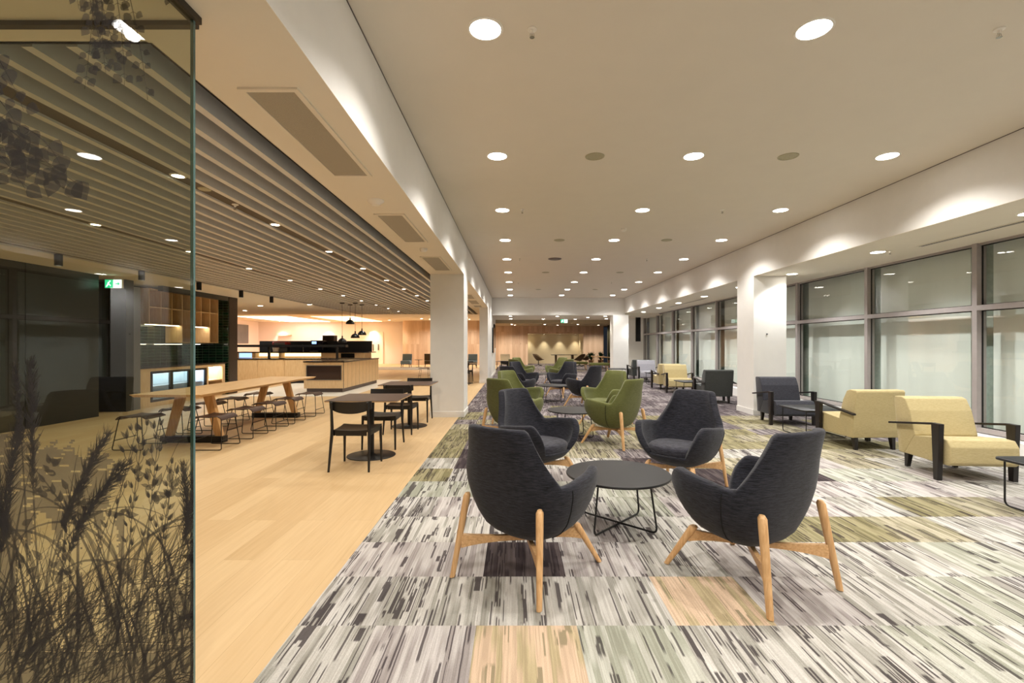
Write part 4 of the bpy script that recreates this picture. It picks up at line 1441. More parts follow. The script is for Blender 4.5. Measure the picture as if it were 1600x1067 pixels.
for k, (x, y, lab) in enumerate(((4.56, 3.82, 'black square coffee table cut by the frame edge near the closest yellow armchair'),
                                 (4.66, 7.42, 'black square coffee table between the slate grey and yellow armchairs'),
                                 (4.78, 12.9, 'black square coffee table between the grey and distant yellow armchairs'),
                                 (5.0, 16.7, 'black square coffee table before the pale grey armchair'),
                                 (4.55, 19.75, 'little of a black square table showing beside the end column'))):
    o = sqt if k == 0 else copy_tree(sqt)
    if k == 4: y = 19.9; x = 4.6; 
    o.location = (x, y, 0.004)
    tag(o, lab, 'coffee table', 'square coffee tables')
    if k == 4:
        o.location = (3.6 + 0.6, 19.6, 0.004)

# ------------------------------------------------------------------ café chairs and tables
def make_cafe_chair():
    root = empty('cafe_chair')
    mb = MB()
    # seat, slightly dished
    rings = []
    prof = [(-0.225, 0.455), (-0.15, 0.448), (0, 0.443), (0.15, 0.448), (0.225, 0.455)]
    top = []; 
    for (yy, w) in ((-0.20, 0.195), (-0.1, 0.205), (0.1, 0.22), (0.20, 0.228), (0.225, 0.225)):
        zdip = 0.0 if abs(yy) > 0.19 else -0.006
        ring = [(x / 0.225 * w, yy, z + zdip) for x, z in prof] + [(x / 0.225 * w, yy, 0.427) for x, z in prof[::-1]]
        rings.append(ring)
    mb.loft(rings)
    mb.build('seat', M['cafechair'], root, smooth=True, angle=40)
    mb = MB()
    mb.box(-0.19, 0.19, 0.175, 0.195, 0.385, 0.43); mb.box(-0.17, 0.17, -0.195, -0.175, 0.385, 0.43)
    mb.hexa([(-0.205, -0.18, .385), (-0.185, -0.18, .385), (-0.20, 0.18, .385), (-0.22, 0.18, .385), (-0.205, -0.18, .43), (-0.185, -0.18, .43), (-0.20, 0.18, .43), (-0.22, 0.18, .43)])
    mb.hexa([(0.185, -0.18, .385), (0.205, -0.18, .385), (0.22, 0.18, .385), (0.20, 0.18, .385), (0.185, -0.18, .43), (0.205, -0.18, .43), (0.22, 0.18, .43), (0.20, 0.18, .43)])
    mb.build('apron', M['cafechair'], root)
    for s in (-1, 1):
        mb = MB(); mb.tube([(s * 0.215, 0.205, 0.435), (s * 0.222, 0.22, 0.0)], [0.018, 0.012], 10)
        mb.build('leg', M['cafechair'], root, smooth=True)
        mb = MB(); mb.tube([(s * 0.222, -0.275, 0.0), (s * 0.208, -0.215, 0.40), (s * 0.205, -0.215, 0.48), (s * 0.20, -0.255, 0.765)], [0.012, 0.018, 0.018, 0.013], 10)
        mb.build('leg', M['cafechair'], root, smooth=True)
    mb = MB(); rings = []
    for k in range(17):
        t = k / 16 * 2 - 1
        x = t * 0.235
        y = -0.245 + 0.045 * t * t - 0.0
        zt = 0.775 - 0.006 * (1 - t * t)
        zb = 0.655 + 0.035 * abs(t) ** 2.5 - 0.018 * (1 - t * t)
        rings.append([(x, y - 0.02, zt), (x, y - 0.006, zt), (x, y + 0.008, zb), (x, y - 0.006, zb)])
    mb.loft(rings)
    mb.build('backrest', M['cafechair'], root, smooth=True, angle=40)
    return root
def make_cafe_table():
    root = empty('cafe_table')
    mb = MB(); mb.loft([rrect(0.428, 0.428, 0.012, 0.724, 3), rrect(0.428, 0.428, 0.012, 0.737, 3)]); mb.build('edge_band', M['plyedge'], root)
    mb = MB(); mb.loft([rrect(0.429, 0.429, 0.012, 0.737, 3), rrect(0.429, 0.429, 0.012, 0.741, 3)]); mb.build('tabletop', M['cafetop'], root)
    mb = MB(); mb.cyl(0, 0, 0.012, 0.716, 0.034, n=24); mb.build('post', M['blackmetal'], root, smooth=True)
    mb = MB(); mb.box(-0.2, 0.2, -0.025, 0.025, 0.708, 0.724); mb.box(-0.025, 0.025, -0.2, 0.2, 0.708, 0.724); mb.build('bracket', M['blackmetal'], root)
    mb = MB(); mb.lathe([(0, 0), (0.295, 0), (0.30, 0.004), (0.297, 0.010), (0.06, 0.016), (0.04, 0.03), (0, 0.03)], 0, 0, 48); mb.build('base', M['blackmetal'], root, smooth=True, angle=40)
    return root
cc = make_cafe_chair()
ct = make_cafe_table()
for k, (x, y, rz, lab) in enumerate(((-1.82, 6.02, 0, 'square brown café table on a disc base, closest to the camera'),
                                     (-1.82, 8.2, 0, 'square brown café table beside the square white column'),
                                     (-1.82, 17.3, 0, 'distant square café table seen past the square column'),
                                     (-0.3, 19.1, 0, 'distant black square table by the corridor screens'))):
    o = ct if k == 0 else copy_tree(ct)
    o.location = (x, y, 0.0 if k < 3 else 0.004); tag(o, lab, 'café table', 'square café tables')
for k, (x, y, rz, lab) in enumerate((
    (-1.83, 5.50, 0, 'black café chair tucked under the front café table, back towards us'),
    (-1.82, 6.56, PI, 'black café chair facing us across the front café table'),
    (-1.83, 7.66, 0, 'black café chair with its back to us at the table by the column'),
    (-1.80, 8.78, PI, 'black café chair facing us at the table by the column'),
    (-1.82, 16.75, 0, 'distant black café chair, back to us, past the column'),
    (-1.82, 17.85, PI, 'distant black café chair facing us, past the column'),
    (-0.32, 18.55, 0, 'black café chair at the table by the corridor screens'))):
    o = cc if k == 0 else copy_tree(cc)
    o.location = (x, y, 0.0 if k < 6 else 0.004); o.rotation_euler = (0, 0, rz); tag(o, lab, 'café chair', 'black café chairs')

# ------------------------------------------------------------------ communal table and wire stools
TX, TY0, TY1 = -4.62, 6.27, 9.9
t = empty('communal_table', (TX, (TY0 + TY1) / 2, 0))
tag(t, 'long oak communal table on splayed trestle legs', 'table')
hl = (TY1 - TY0) / 2
mb = MB(); mb.hexa([(-0.44, -hl + 0.03, 0.705), (0.44, -hl + 0.03, 0.705), (0.44, hl - 0.03, 0.705), (-0.44, hl - 0.03, 0.705), (-0.48, -hl, 0.742), (0.48, -hl, 0.742), (0.48, hl, 0.742), (-0.48, hl, 0.742)], None, 0.003)
mb.build('tabletop', M['oaktop'], t)
for yy in (-1.23, 1.1):
    for s in (-1, 1):
        mb = MB()
        xt, xb = s * 0.19, s * 0.36
        mb.hexa([(xb - 0.05, yy - 0.035, 0.09), (xb + 0.05, yy - 0.035, 0.09), (xb + 0.05, yy + 0.035, 0.09), (xb - 0.05, yy + 0.035, 0.09),
                 (xt - 0.065, yy - 0.035, 0.705), (xt + 0.065, yy - 0.035, 0.705), (xt + 0.065, yy + 0.035, 0.705), (xt - 0.065, yy + 0.035, 0.705)], None, 0.004)
        mb.build('leg', M['oakleg'], t)
    mb = MB(); mb.box(-0.44, 0.44, yy - 0.06, yy + 0.06, 0, 0.09, None, 0.004); mb.build('foot_beam', M['blackmetal'], t)
mb = MB(); mb.box(-0.03, 0.03, -1.2, 1.07, 0.635, 0.704); mb.build('rail', M['oakleg'], t)
def make_stool():
    root = empty('wire_stool')   # +x end is the upright end
    mb = MB(); rings = []
    for k in range(13):
        tt = k / 12
        x = -0.205 + 0.41 * tt
        z = 0.462 - 0.02 * math.sin(tt * PI)
        if k >= 11: z -= 0.022 * (k - 10) ** 1.2; x = min(x, 0.195)
        if k <= 1: z -= 0.02 * (2 - k)
        w = 0.185
        ring = [(x, -w, z), (x, -w * 0.5, z - 0.006), (x, w * 0.5, z - 0.006), (x, w, z), (x, w, z - 0.012), (x, w * .5, z - 0.018), (x, -w * .5, z - 0.018), (x, -w, z - 0.012)]
        rings.append(ring)
    mb.loft(rings)
    mb.build('seat', M['stoolseat'], root, smooth=True, angle=50)
    for s in (-1, 1):
        y0, y1 = s * 0.155, s * 0.215
        pts = fillet([(-0.13, y0, 0.43), (-0.20, y1, 0.009), (0.215, y1, 0.009), (0.175, y0, 0.40), (0.15, y0, 0.43)], 0.03, 4)
        mb = MB(); mb.tube(pts, 0.006, 7); mb.build('leg_frame', M['blackmetal'], root, smooth=True)
    for (x, z) in ((-0.155, 0.13), (0.205, 0.13)):
        mb = MB(); mb.tube([(x if x > 0 else -0.182, -0.198, z), (x if x > 0 else -0.182, 0.198, z)], 0.006, 7); mb.build('footrest' if x > 0 else 'crossbar', M['blackmetal'], root, smooth=True)
    mb = MB(); mb.tube([(0.0, -0.15, 0.428), (0.0, 0.15, 0.428)], 0.006, 7); mb.build('crossbar', M['blackmetal'], root, smooth=True)
    return root
st = make_stool()
k = 0
side_n = {1: 'on the café-chair side', -1: 'on the shelf-alcove side'}
for s in (1, -1):
    for j, y in enumerate((6.5, 7.26, 7.94, 8.6, 9.48)):
        o = st if k == 0 else copy_tree(st); k += 1
        o.location = (-4.10 if s > 0 else -5.10 - 0.02, y, 0); o.rotation_euler = (0, 0, 0 if s > 0 else PI)
        tag(o, 'dark wire stool at oak table, %s, %s from glass' % (side_n[s], ORD[j]), 'stool', 'wire stools at the oak table')
o = copy_tree(st); o.location = (-3.75, 19.6, 0); tag(o, 'distant wire stool just visible beside the square column', 'stool', 'wire stools past the island')

# ------------------------------------------------------------------ servery
isl = empty('servery_island', (-5.61, 15.7, 0)); tag(isl, 'timber servery island with black top and glazed display recess', 'counter')
mb = MB()
x0, x1, y0, y1 = -0.59, 0.58, -1.75, 1.8
zb, zt = 0.12, 0.885
# front face with opening: frame pieces
ox0, ox1, oz0, oz1 = x0 + 0.07, x1 - 0.06, 0.36, 0.80
mb.box(x0, x1, y0 + 0.5, y1, zb, zt)
mb.box(x0, x1, y0, y0 + 0.5, zb, oz0); mb.box(x0, x1, y0, y0 + 0.5, oz1, zt); mb.box(x0, ox0, y0, y0 + 0.5, oz0, oz1); mb.box(ox1, x1, y0, y0 + 0.5, oz0, oz1)
mb.build('cabinet_body', M['cabwood'], isl)
mb = MB()
mb.box(ox0, ox1, y0 + 0.05, y0 + 0.06, oz0, oz1)
mb.build('display_glass', M['mirror'], isl)
mb = MB()
for (a, b_, c, d) in ((ox0, ox1, oz0, oz0 + 0.02), (ox0, ox1, oz1 - 0.02, oz1), (ox0, ox0 + 0.015, oz0 + 0.02, oz1 - 0.02), (ox1 - 0.015, ox1, oz0 + 0.02, oz1 - 0.02)):
    mb.box(a, b_, y0 - 0.01, y0 + 0.03, c, d)
mb.build('display_frame', M['steel'], isl)
mb = MB(); mb.box(x0 + 0.06, x1 - 0.06, y0 + 0.06, y1 - 0.02, 0, zb); mb.build('kickboard', M['kick'], isl)
mb = MB(); mb.box(x0 - 0.02, x1 + 0.02, y0 - 0.02, y1 + 0.02, zt, 0.92); mb.build('worktop', M['blackstone'], isl)
mb = MB()
for yy in [y0 + 0.35 * q for q in range(1, 10)]:
    mb.box(x1, x1 + 0.0015, yy, yy + 0.006, zb, zt)
mb.box(x1 - 0.012, x1 + 0.002, y0 - 0.002, y0 + 0.012, zb, zt)
mb.build('panel_joint', M['kick'], isl)

ctr = empty('servery_counter', (-8.2, 17.65, 0)); tag(ctr, 'long timber front counter with black worktop behind the island', 'counter')
mb = MB(); mb.box(-3.2, 1.95, -0.38, 0.35, 0.1, 0.87); mb.build('cabinet_body', M['cabwood'], ctr)
mb = MB(); mb.box(-3.2, 1.95, -0.33, 0.3, 0, 0.1); mb.build('kickboard', M['blackpanel'], ctr)
mb = MB(); mb.box(-3.25, 1.97, -0.41, 0.4, 0.87, 0.905); mb.build('worktop', M['blackstone'], ctr)
for q in range(5):
    xx = -3.1 + 0.98 * q
    mb = MB(); mb.box(xx, xx + 0.96, -0.395, -0.38, 0.11, 0.86); mb.build('door_panel', M['cabwood'], ctr)
og = empty('overhead_gantry', (-8.2, 17.6, 0.905)); tag(og, 'black raised shelf rail on posts above the front counter', 'shelf rail')
mb = MB(); mb.box(-3.2, 2.35 - 0.4, -0.06, 0.2, 0.41, 0.50); mb.build('beam', M['blackmetal'], og)
for xx in (-0.93, 1.6, -3.0):
    mb = MB(); mb.box(xx - 0.035, xx + 0.035, 0.0, 0.07, 0, 0.41); mb.build('post', M['blackmetal'], og)

bc = empty('rear_counter', (-8.2, 19.4, 0)); tag(bc, 'rear timber counter with lit niche and black splashback', 'counter')
mb = MB()
mb.box(-3.0, 2.15, 0.05, 0.6, 0.0, 1.08); mb.box(-3.0, 2.15, -0.3, 0.05, 0.0, 0.86); 
mb.box(0.4, 2.15, -0.3, 0.05, 0.86, 1.08); mb.box(-1.3, -1.2, -0.3, 0.05, 0.86, 1.08); mb.box(-3.1, -2.9, -0.3, 0.05, 0.86, 1.08); mb.box(-2.38, -2.25, -0.3, 0.05, 0.86, 1.08)
mb.build('cabinet_body', M['cabwood'], bc)
mb = MB(); mb.box(-3.2, 2.35, -0.34, 0.62, 1.08, 1.117); mb.build('worktop', M['blackstone'], bc)
mb = MB(); mb.box(-2.25, -1.3, 0.0, 0.04, 0.93, 1.06); mb.box(-1.2, 0.4, 0.0, 0.04, 0.93, 1.06); mb.build('lit_niche', M['strip_soft'], bc)
mb = MB(); mb.box(-2.9, -2.38, -0.28, 0.04, 0.90, 1.06); mb.build('chilled_display', M['display'], bc)
mb = MB(); mb.box(1.2, 1.75, -0.302, -0.3, 0.88, 1.06); mb.build('dark_recess', M['screen'], bc)
mb = MB(); mb.box(-2.5, 2.2, 0.5, 0.56, 1.117, 1.56); mb.build('splashback', M['blackpanel'], bc)
# things on the rear counter
cm = empty('coffee_machine', (-8.06, 19.45, 1.117)); tag(cm, 'dark espresso machine with small lit display on the rear counter', 'coffee machine')
mb = MB(); mb.box(-0.22, 0.28, -0.22, 0.25, 0.04, 0.46, None, 0.02); mb.build('body', M['purple'], cm)
mb = MB(); mb.box(-0.16, 0.02, -0.232, -0.22, 0.32, 0.42); mb.build('display', M['display'], cm)
mb = MB(); mb.box(-0.14, 0.0, -0.29, -0.22, 0.20, 0.28); mb.build('spout', M['steel'], cm)
mb = MB(); mb.box(-0.22, 0.1, -0.30, -0.22, 0.0, 0.04); mb.build('drip_tray', M['steel'], cm)
mb = MB(); mb.box(-0.24, 0.24, -0.2, 0.2, 0, 1.80, None, 0.01); o = mb.build('tall_brown_unit', M['brownmesh']); o.location = (-7.9, 20.28, 0); tag(o, 'tall brown unit rising behind the black splashback beside the coffee machine', 'appliance')
es = empty('espresso_press', (-9.42, 19.3, 1.117)); tag(es, 'small red and steel espresso appliance on the rear counter', 'appliance')
mb = MB(); mb.box(-0.42, 0.2, -0.05, 0.25, 0.18, 0.40, None, 0.03); mb.build('body', M['red'], es)
mb = MB(); mb.box(-0.36, 0.1, -0.06, -0.05, 0.26, 0.38); mb.build('front_plate', M['steel'], es)
mb = MB(); mb.box(-0.4, 0.18, -0.03, 0.22, 0.0, 0.18); mb.build('base', M['steel'], es)
mb = MB(); mb.lathe([(0, 0), (0.10, 0), (0.13, 0.17), (0.12, 0.17), (0.09, 0.01), (0, 0.01)], 0, 0, 20); o = mb.build('white_canister', M['whitecup'], smooth=True); o.location = (-9.0, 19.2, 1.117 + 0.0); o.location = (-9.62, 19.11, 1.117); tag(o, 'white canister standing on the rear counter', 'canister')
mb = MB(); mb.tube(fillet([(0, 0, 0), (0, 0, 0.28), (0, -0.13, 0.28), (0, -0.13, 0.22)], 0.05, 5), 0.012, 8); o = mb.build('tap', M['chrome'], smooth=True); o.location = (-8.6, 19.3, 1.117); tag(o, 'slim chrome tap on the rear counter', 'tap')

# pendants
for k, (x, y, zb_, lab) in enumerate(((-5.6, 15.4, 1.47, 'lowest hanging black dome pendant lamp'), (-5.57, 16.05, 2.10, 'highest hanging black dome pendant lamp'),
                                      (-5.18, 15.4, 1.62, 'black dome pendant lamp between the lowest and the end one'), (-5.17, 16.05, 1.73, 'black dome pendant lamp closest to the doors'))):
    p = empty('pendant_lamp', (x, y, zb_)); tag(p, lab + ' over the island', 'pendant lamp', 'pendants over the island')
    mb = MB()
    prof = [(0.135, 0.0), (0.142, 0.0), (0.14, 0.03), (0.125, 0.075), (0.09, 0.12), (0.04, 0.145), (0.022, 0.155), (0.022, 0.22), (0.0, 0.235)]
    inner = [(0.0, 0.13), (0.085, 0.108), (0.118, 0.07), (0.132, 0.028), (0.135, 0.0)]
    mb.lathe(inner + prof[1:], 0, 0, 32); mb.build('lamp_shade', M['blackmetal'], p, smooth=True, angle=50)
    mb = MB(); mb.tube([(0, 0, 0.23), (0, 0, ZS - zb_ - 0.03)], 0.006, 6); mb.build('cord', M['blackmetal'], p)
    mb = MB(); mb.cyl(0, 0, ZS - zb_ - 0.035, ZS - zb_ - 0.006, 0.075, n=24); mb.build('canopy', M['blackmetal'], p, smooth=True)
    mb = MB(); mb.lathe([(0, 0.04), (0.03, 0.055), (0.035, 0.08), (0.02, 0.11), (0, 0.115)], 0, 0, 16); mb.build('bulb', M['lens_cafe'], p, smooth=True)

# ------------------------------------------------------------------ alcove: cabinet, fridge, shelves
XC = -8.2
ab = empty('alcove_cabinet', (XC, 11.93, 0)); tag(ab, 'timber base cabinet with black worktop in the green tiled alcove', 'cabinet')
mb = MB()
mb.box(-0.62, 0, -1.55, -1.5, 0, 0.87); mb.box(-0.62, 0, -1.5, -1.25, 0.0, 0.87)
mb.box(-0.62, 0, 0.72, 0.78, 0, 0.87); mb.box(-0.62, 0, 1.38, 1.5, 0, 0.87)
mb.box(-0.62, 0, -1.25, 1.5, 0, 0.1); mb.box(-0.62, 0, -1.25, 0.72, 0.80, 0.87); mb.box(-0.62, 0, 0.78, 1.38, 0.80, 0.87)
mb.box(-0.62, -0.02, 0.78, 1.38, 0.42, 0.45); mb.box(-0.62, -0.60, 0.78, 1.38, 0.1, 0.8)
mb.build('cabinet_body', M['cabwood'], ab)
mb = MB(); mb.box(-0.65, 0.02, -1.56, 1.56, 0.87, 0.905); mb.build('worktop', M['blackstone'], ab)
mb = MB(); mb.box(-0.5, -0.05, 0.8, 1.36, 0.785, 0.795); mb.build('light_strip', M['strip'], ab)
fr = empty('under_counter_fridge', (XC, 11.665, 0.1)); tag(fr, 'glass fronted under counter fridge glowing cool white', 'fridge')
mb = MB(); mb.box(-0.6, -0.58, -0.96, 0.96, 0, 0.69); mb.box(-0.58, -0.05, -0.96, 0.96, 0, 0.03); mb.box(-0.58, -0.05, -0.96, 0.96, 0.66, 0.69); mb.box(-0.58, -0.05, -0.96, -0.94, 0.03, 0.66); mb.box(-0.58, -0.05, 0.94, 0.96, 0.03, 0.66)
mb.build('fridge_liner', M['fridgein'], fr)
mb = MB(); mb.box(-0.55, -0.08, -0.93, 0.93, 0.63, 0.655); mb.build('interior_light', M['fridgelight'], fr)
mb = MB(); mb.box(-0.55, -0.1, -0.93, 0.93, 0.33, 0.345); mb.build('wire_shelf', M['steel'], fr)
for q in range(3):
    ya = -0.96 + 0.64 * q
    mb = MB()
    mb.box(-0.04, 0.0, ya, ya + 0.05, 0, 0.69); mb.box(-0.04, 0.0, ya + 0.59, ya + 0.64, 0, 0.69); mb.box(-0.04, 0.0, ya + 0.05, ya + 0.59, 0, 0.05); mb.box(-0.04, 0.0, ya + 0.05, ya + 0.59, 0.64, 0.69)
    d_ = mb.build('fridge_door', M['screen'], fr)
    mb = MB(); mb.quad((-0.02, ya + 0.05, 0.05), (-0.02, ya + 0.59, 0.05), (-0.02, ya + 0.59, 0.64), (-0.02, ya + 0.05, 0.64)); mb.build('door_glass', M['fridgeglass'], d_)

su = empty('wall_shelf_unit', (-8.42, 12.18, 0)); tag(su, 'staggered timber wall shelf boxes over the green tiles', 'shelf unit')
ys = [-1.25 + 0.3625 * q for q in range(8)]
bot = [1.88, 1.45, 1.88, 1.88, 1.45, 1.88, 1.45, 1.45]
mb = MB()
for q in range(7):
    b0 = [1.88, 1.88, 1.88, 1.45, 1.88, 1.45 + 0.43, 1.45][q]
    mb.box(-0.42, 0, ys[q], ys[q + 1], b0, b0 + 0.02)
    mb.box(-0.42, 0, ys[q], ys[q + 1], 2.27, 2.29)
for q in range(8):
    b0 = min([1.88, 1.88, 1.88, 1.45, 1.88, 1.88, 1.45][max(0, q - 1)], [1.88, 1.88, 1.88, 1.45, 1.88, 1.88, 1.45][min(6, q)])
    mb.box(-0.42, 0.005, ys[q] - 0.01, ys[q] + 0.01, b0, 2.70)
mb.box(-0.42, 0.0, ys[0], ys[-1], 2.69, 2.71)
mb.build('shelf_box', M['cabwood'], su)
mb = MB(); mb.box(-0.44, -0.42, ys[0], ys[-1], 1.88, 2.7); mb.build('back_panel', M['cabwood'], su)
for (a, b_, z) in ((0, 3, 1.872), (4, 6, 1.872)):
    mb = MB(); mb.box(-0.12, -0.06, ys[a] + 0.02, ys[b_] - 0.02, z - 0.004, z + 0.008); mb.build('light_strip', M['strip'], su)
rs = empty('rail_shelf', (-8.56, 11.93, 1.42)); tag(rs, 'thin lit shelf line across the green tiles', 'shelf')
mb = MB(); mb.box(-0.28, 0, -1.5, 1.55, 0, 0.015); mb.build('shelf_board', M['steel'], rs)
mb = MB(); mb.box(-0.26, -0.01, -1.4, -0.9, -0.008, 0); mb.box(-0.05, -0.01, -0.6, 0.3, -0.008, 0); mb.box(-0.05, -0.01, 0.7, 1.0, -0.008, 0); mb.build('light_strip', M['strip'], rs)

# far café items: doors, picture, shelf
d1 = empty('door_1', (-10.2, 34.98, 0)); d1['kind'] = 'structure'
mb = MB(); mb.box(-0.5, 0.5, -0.05, 0, 0, 2.35); mb.build('door_leaf', M['doorwhite'], d1)
mb = MB(); mb.box(-0.26, -0.18, -0.09, -0.05, 0.95, 1.45); mb.box(0.12, 0.2, -0.09, -0.05, 1.0, 1.45); mb.build('door_handle', M['steel'], d1)
mb = MB(); mb.box(-0.5, 0.5, 0, 0.35, 0, 0.03); o = mb.build('wall_shelf', M['cabwood']); o.location = (-16.9, 34.62, 2.1); tag(o, 'thin white shelf on the pale end wall under a wall washer', 'shelf')
mb = MB(); mb.box(-0.03, 0.0, -0.7, 0.7, 0, 1.3); pf = mb.build('wall_board', M['greymetal']); pf.location = (-18.85, 32.9, 1.5); tag(pf, 'grey framed panel on the side wall past the brown portal', 'wall panel')
# slipper chairs
def make_slipper(mat):
    root = empty('slipper_chair')
    mb = MB(); mb.box(-0.29, 0.29, -0.24, 0.33, 0.2, 0.42, None, 0.03); mb.build('seat', mat, root, smooth=True)
    mb = MB(); mb.hexa([(-0.29, -0.26, 0.3), (0.29, -0.26, 0.3), (0.29, -0.12, 0.3), (-0.29, -0.12, 0.3), (-0.29, -0.36, 0.83), (0.29, -0.36, 0.83), (0.29, -0.26, 0.83), (-0.29, -0.26, 0.83)], None, 0.02); mb.build('backrest', mat, root, smooth=True)
    for sx in (-1, 1):
        for sy in (-1, 1):
            mb = MB(); mb.tube([(sx * 0.23, sy * 0.21 + 0.04, 0.21), (sx * 0.26, sy * 0.25 + 0.04, 0)], [0.025, 0.014], 8); mb.build('leg', M['blackwood'], root)
    return root
for (mt, x, y, rz, z, lab) in (('bluegrey', -6.7, 29.3, PI, 0.006, 'blue grey armless chair facing us before the rounded timber wall'),
                               ('brownfab', -5.35, 29.6, PI + 0.2, 0.006, 'olive armless chair partly hidden by the square column'),
                               ('cream', -0.6, 28.6, PI, 0.004, 'cream armless chair in the distance by the timber wall'),
                               ('bluegrey', -2.6, 29.0, PI, 0.0, 'blue grey armless chair glimpsed past the square column')):
    o = make_slipper(M[mt]); o.location = (x, y, z); o.rotation_euler = (0, 0, rz); tag(o, lab, 'chair', 'armless chairs near the timber wall')
def side_table(x, y, z, lab):
    root = empty('side_table', (x, y, z)); tag(root, lab, 'side table')
    mb = MB(); mb.cyl(0, 0, 0.45, 0.47, 0.25); mb.build('tabletop', M['blacktop'], root, smooth=True)
    mb = MB(); mb.cyl(0, 0, 0.0, 0.45, 0.02); mb.build('post', M['blackmetal'], root); mb = MB(); mb.cyl(0, 0, 0, 0.012, 0.18); mb.build('base', M['blackmetal'], root)
side_table(-6.0, 29.6, 0.006, 'small black side table between the armless chairs')
side_table(-1.25 + 0.25, 26.6, 0.0, 'small dark side table in front of the cream chair')

# niche table and tub swivel chairs
nt_ = empty('meeting_table', (3.25, 31.4, 0.004)); tag(nt_, 'dark meeting table in front of the beige niche', 'table')
mb = MB(); mb.loft([rrect(0.85, 0.45, 0.1, 0.72), rrect(0.85, 0.45, 0.1, 0.745)]); mb.build('tabletop', M['blackwood'], nt_)
for sx in (-1, 1):
    mb = MB(); mb.box(sx * 0.55 - 0.05, sx * 0.55 + 0.05, -0.3, 0.3, 0, 0.72); mb.build('leg', M['brownfab'], nt_)
def make_swivel():
    root = empty('swivel_chair')
    mb = MB()
    rings = []
    ths = [2 * PI * k / 32 for k in range(32)]
    def rr(th): return 0.80 - 0.34 * sstep((abs((th if th < PI else 2 * PI - th)) - 0.9) / 1.6)
    for j in range(7):
        tt = j / 6
        rings.append([((0.12 + 0.2 * math.sin(tt * PI / 2)) * math.sin(th), -(0.12 + 0.2 * math.sin(tt * PI / 2)) * math.cos(th) - 0.08 * tt * math.cos(th), 0.36 + (rr(th) - 0.36) * tt) for th in ths])
    for j in range(5):
        tt = 1 - j / 5
        rings.append([((0.09 + 0.2 * math.sin(tt * PI / 2)) * math.sin(th), -(0.09 + 0.2 * math.sin(tt * PI / 2)) * math.cos(th) - 0.08 * tt * math.cos(th), 0.42 + (rr(th) - 0.42) * tt) for th in ths])
    mb.loft(rings); mb.build('shell', M['brownfab'], root, smooth=True, angle=60)
    mb = MB(); mb.cyl(0, 0, 0.07, 0.38, 0.025); mb.build('post', M['blackmetal'], root)
    for q in range(4):
        a = PI / 4 + q * PI / 2
        mb = MB(); mb.tube([(0, 0, 0.09), (0.3 * math.cos(a), 0.3 * math.sin(a), 0.015)], [0.02, 0.012], 8); mb.build('leg', M['blackmetal'], root)
    return root
sw = make_swivel()
for k, (x, y, rz, lab) in enumerate(((1.55, 31.3, -PI / 2 - 0.2, 'brown swivel tub chair on the café side of the meeting table'), (4.75, 31.7, PI / 2, 'brown swivel tub chair on the window side of the meeting table'), (4.15, 30.6, PI / 2 - 0.3, 'brown swivel tub chair in front of the meeting table end'))):
    o = sw if k == 0 else copy_tree(sw); o.location = (x, y, 0.004); o.rotation_euler = (0, 0, rz); tag(o, lab, 'chair', 'brown swivel chairs')
# green benches and planter with railing
for k, (x, y, lab) in enumerate(((3.55, 26.6, 'low green bench on wooden legs, closer to the niche'), (4.4, 24.9, 'low green bench on wooden legs, beside the end column'))):
    b0 = empty('green_bench', (x, y, 0.004)); tag(b0, lab, 'bench', 'green benches')
    mb = MB(); mb.box(-0.5, 0.5, -0.3, 0.3, 0.33, 0.45, None, 0.02); mb.build('seat', M['green'], b0)
    for sx in (-1, 1):
        for sy in (-1, 1):
            mb = MB(); mb.tube([(sx * 0.38, sy * 0.2, 0.34), (sx * 0.42, sy * 0.24, 0)], [0.025, 0.015], 8); mb.build('leg', M['ashleg'], b0)
rl = empty('timber_railing', (5.3, 28.0, 0.004)); tag(rl, 'sloping pale timber armrest frame in front of the green plants', 'railing')
mb = MB(); mb.tube([(-0.8, 0.1, 0.72), (0.75, -0.3, 0.62)], 0.03, 8); mb.build('top_rail', M['ashrail'], rl)
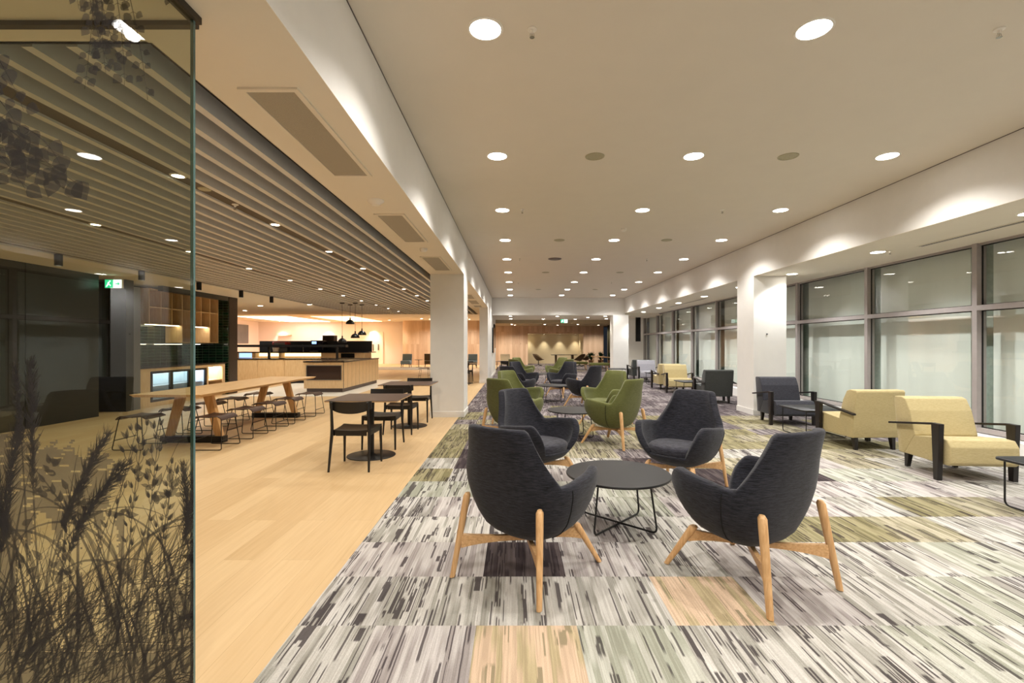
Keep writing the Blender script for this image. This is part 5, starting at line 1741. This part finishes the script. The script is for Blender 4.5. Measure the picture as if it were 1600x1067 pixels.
for xx, yy in ((-0.7, 0.08), (-0.2, -0.05), (0.3, -0.18), (0.72, -0.29)):
    mb = MB(); mb.tube([(xx, yy, 0.70 - 0.06 * (xx + 0.8)), (xx + 0.05, yy, 0)], 0.022, 8); mb.build('post', M['ashleg'], rl)
mb = MB(); mb.box(-0.7, 0.75, -0.2, 0.3, 0.25, 0.31); mb.build('bench_seat', M['blackwood'], rl)
for k, (x, y, lab) in enumerate(((4.75, 29.6, 'dark green potted plant, furthest from the end column'), (5.35, 29.65, 'dark green potted plant, middle of three'), (5.85, 29.0, 'dark green potted plant, closest to the end column'))):
    pl = empty('potted_plant', (x, y, 0.004)); tag(pl, lab, 'plant', 'potted plants by the railing')
    mb = MB(); mb.cyl(0, 0, 0, 0.45, 0.12, 0.17); mb.build('pot', M['pot'], pl, smooth=True)
    rnd = random.Random(k + 3)
    mb = MB()
    for q in range(70):
        a = rnd.uniform(0, 2 * PI); el = rnd.uniform(0.2, 1.45); ln = rnd.uniform(0.35, 0.62)
        tip = Vector((math.cos(a) * math.cos(el) * ln * 0.75, math.sin(a) * math.cos(el) * ln * 0.75, 0.45 + math.sin(el) * ln))
        base = Vector((0, 0, 0.42)); mid = base.lerp(tip, 0.6) + Vector((0, 0, 0.06))
        sd = Vector((-math.sin(a), math.cos(a), 0)) * 0.035
        mb.poly([base, mid - sd, tip, mid + sd])
    mb.build('foliage', M['plant'], pl)

# screens
for k, (y0, z0, z1, lab) in enumerate(((20.5, 1.05, 2.15, 'black wall screen on the corridor wall, nearer one'), (21.9, 1.25, 2.35, 'black wall screen on the corridor wall, further one'))):
    mb = MB(); mb.box(0, 0.07, 0, 1.0, 0, z1 - z0, None, 0.005); o = mb.build('wall_screen', M['screen']); o.location = (XL, y0, z0); tag(o, lab, 'screen', 'corridor screens')
hs = empty('hanging_screen', (5.62, 21.6, 1.55)); tag(hs, 'tall black screen panel hanging at the end of the window bay', 'screen')
mb = MB(); mb.box(-0.12, 0.1, 0, 0.08, 0, 1.1, None, 0.004); mb.build('screen_panel', M['screen'], hs)
mb = MB(); mb.box(-0.02, 0.02, 0.02, 0.06, 1.1, ZS - 1.55); mb.build('bracket', M['trimwhite'], hs)
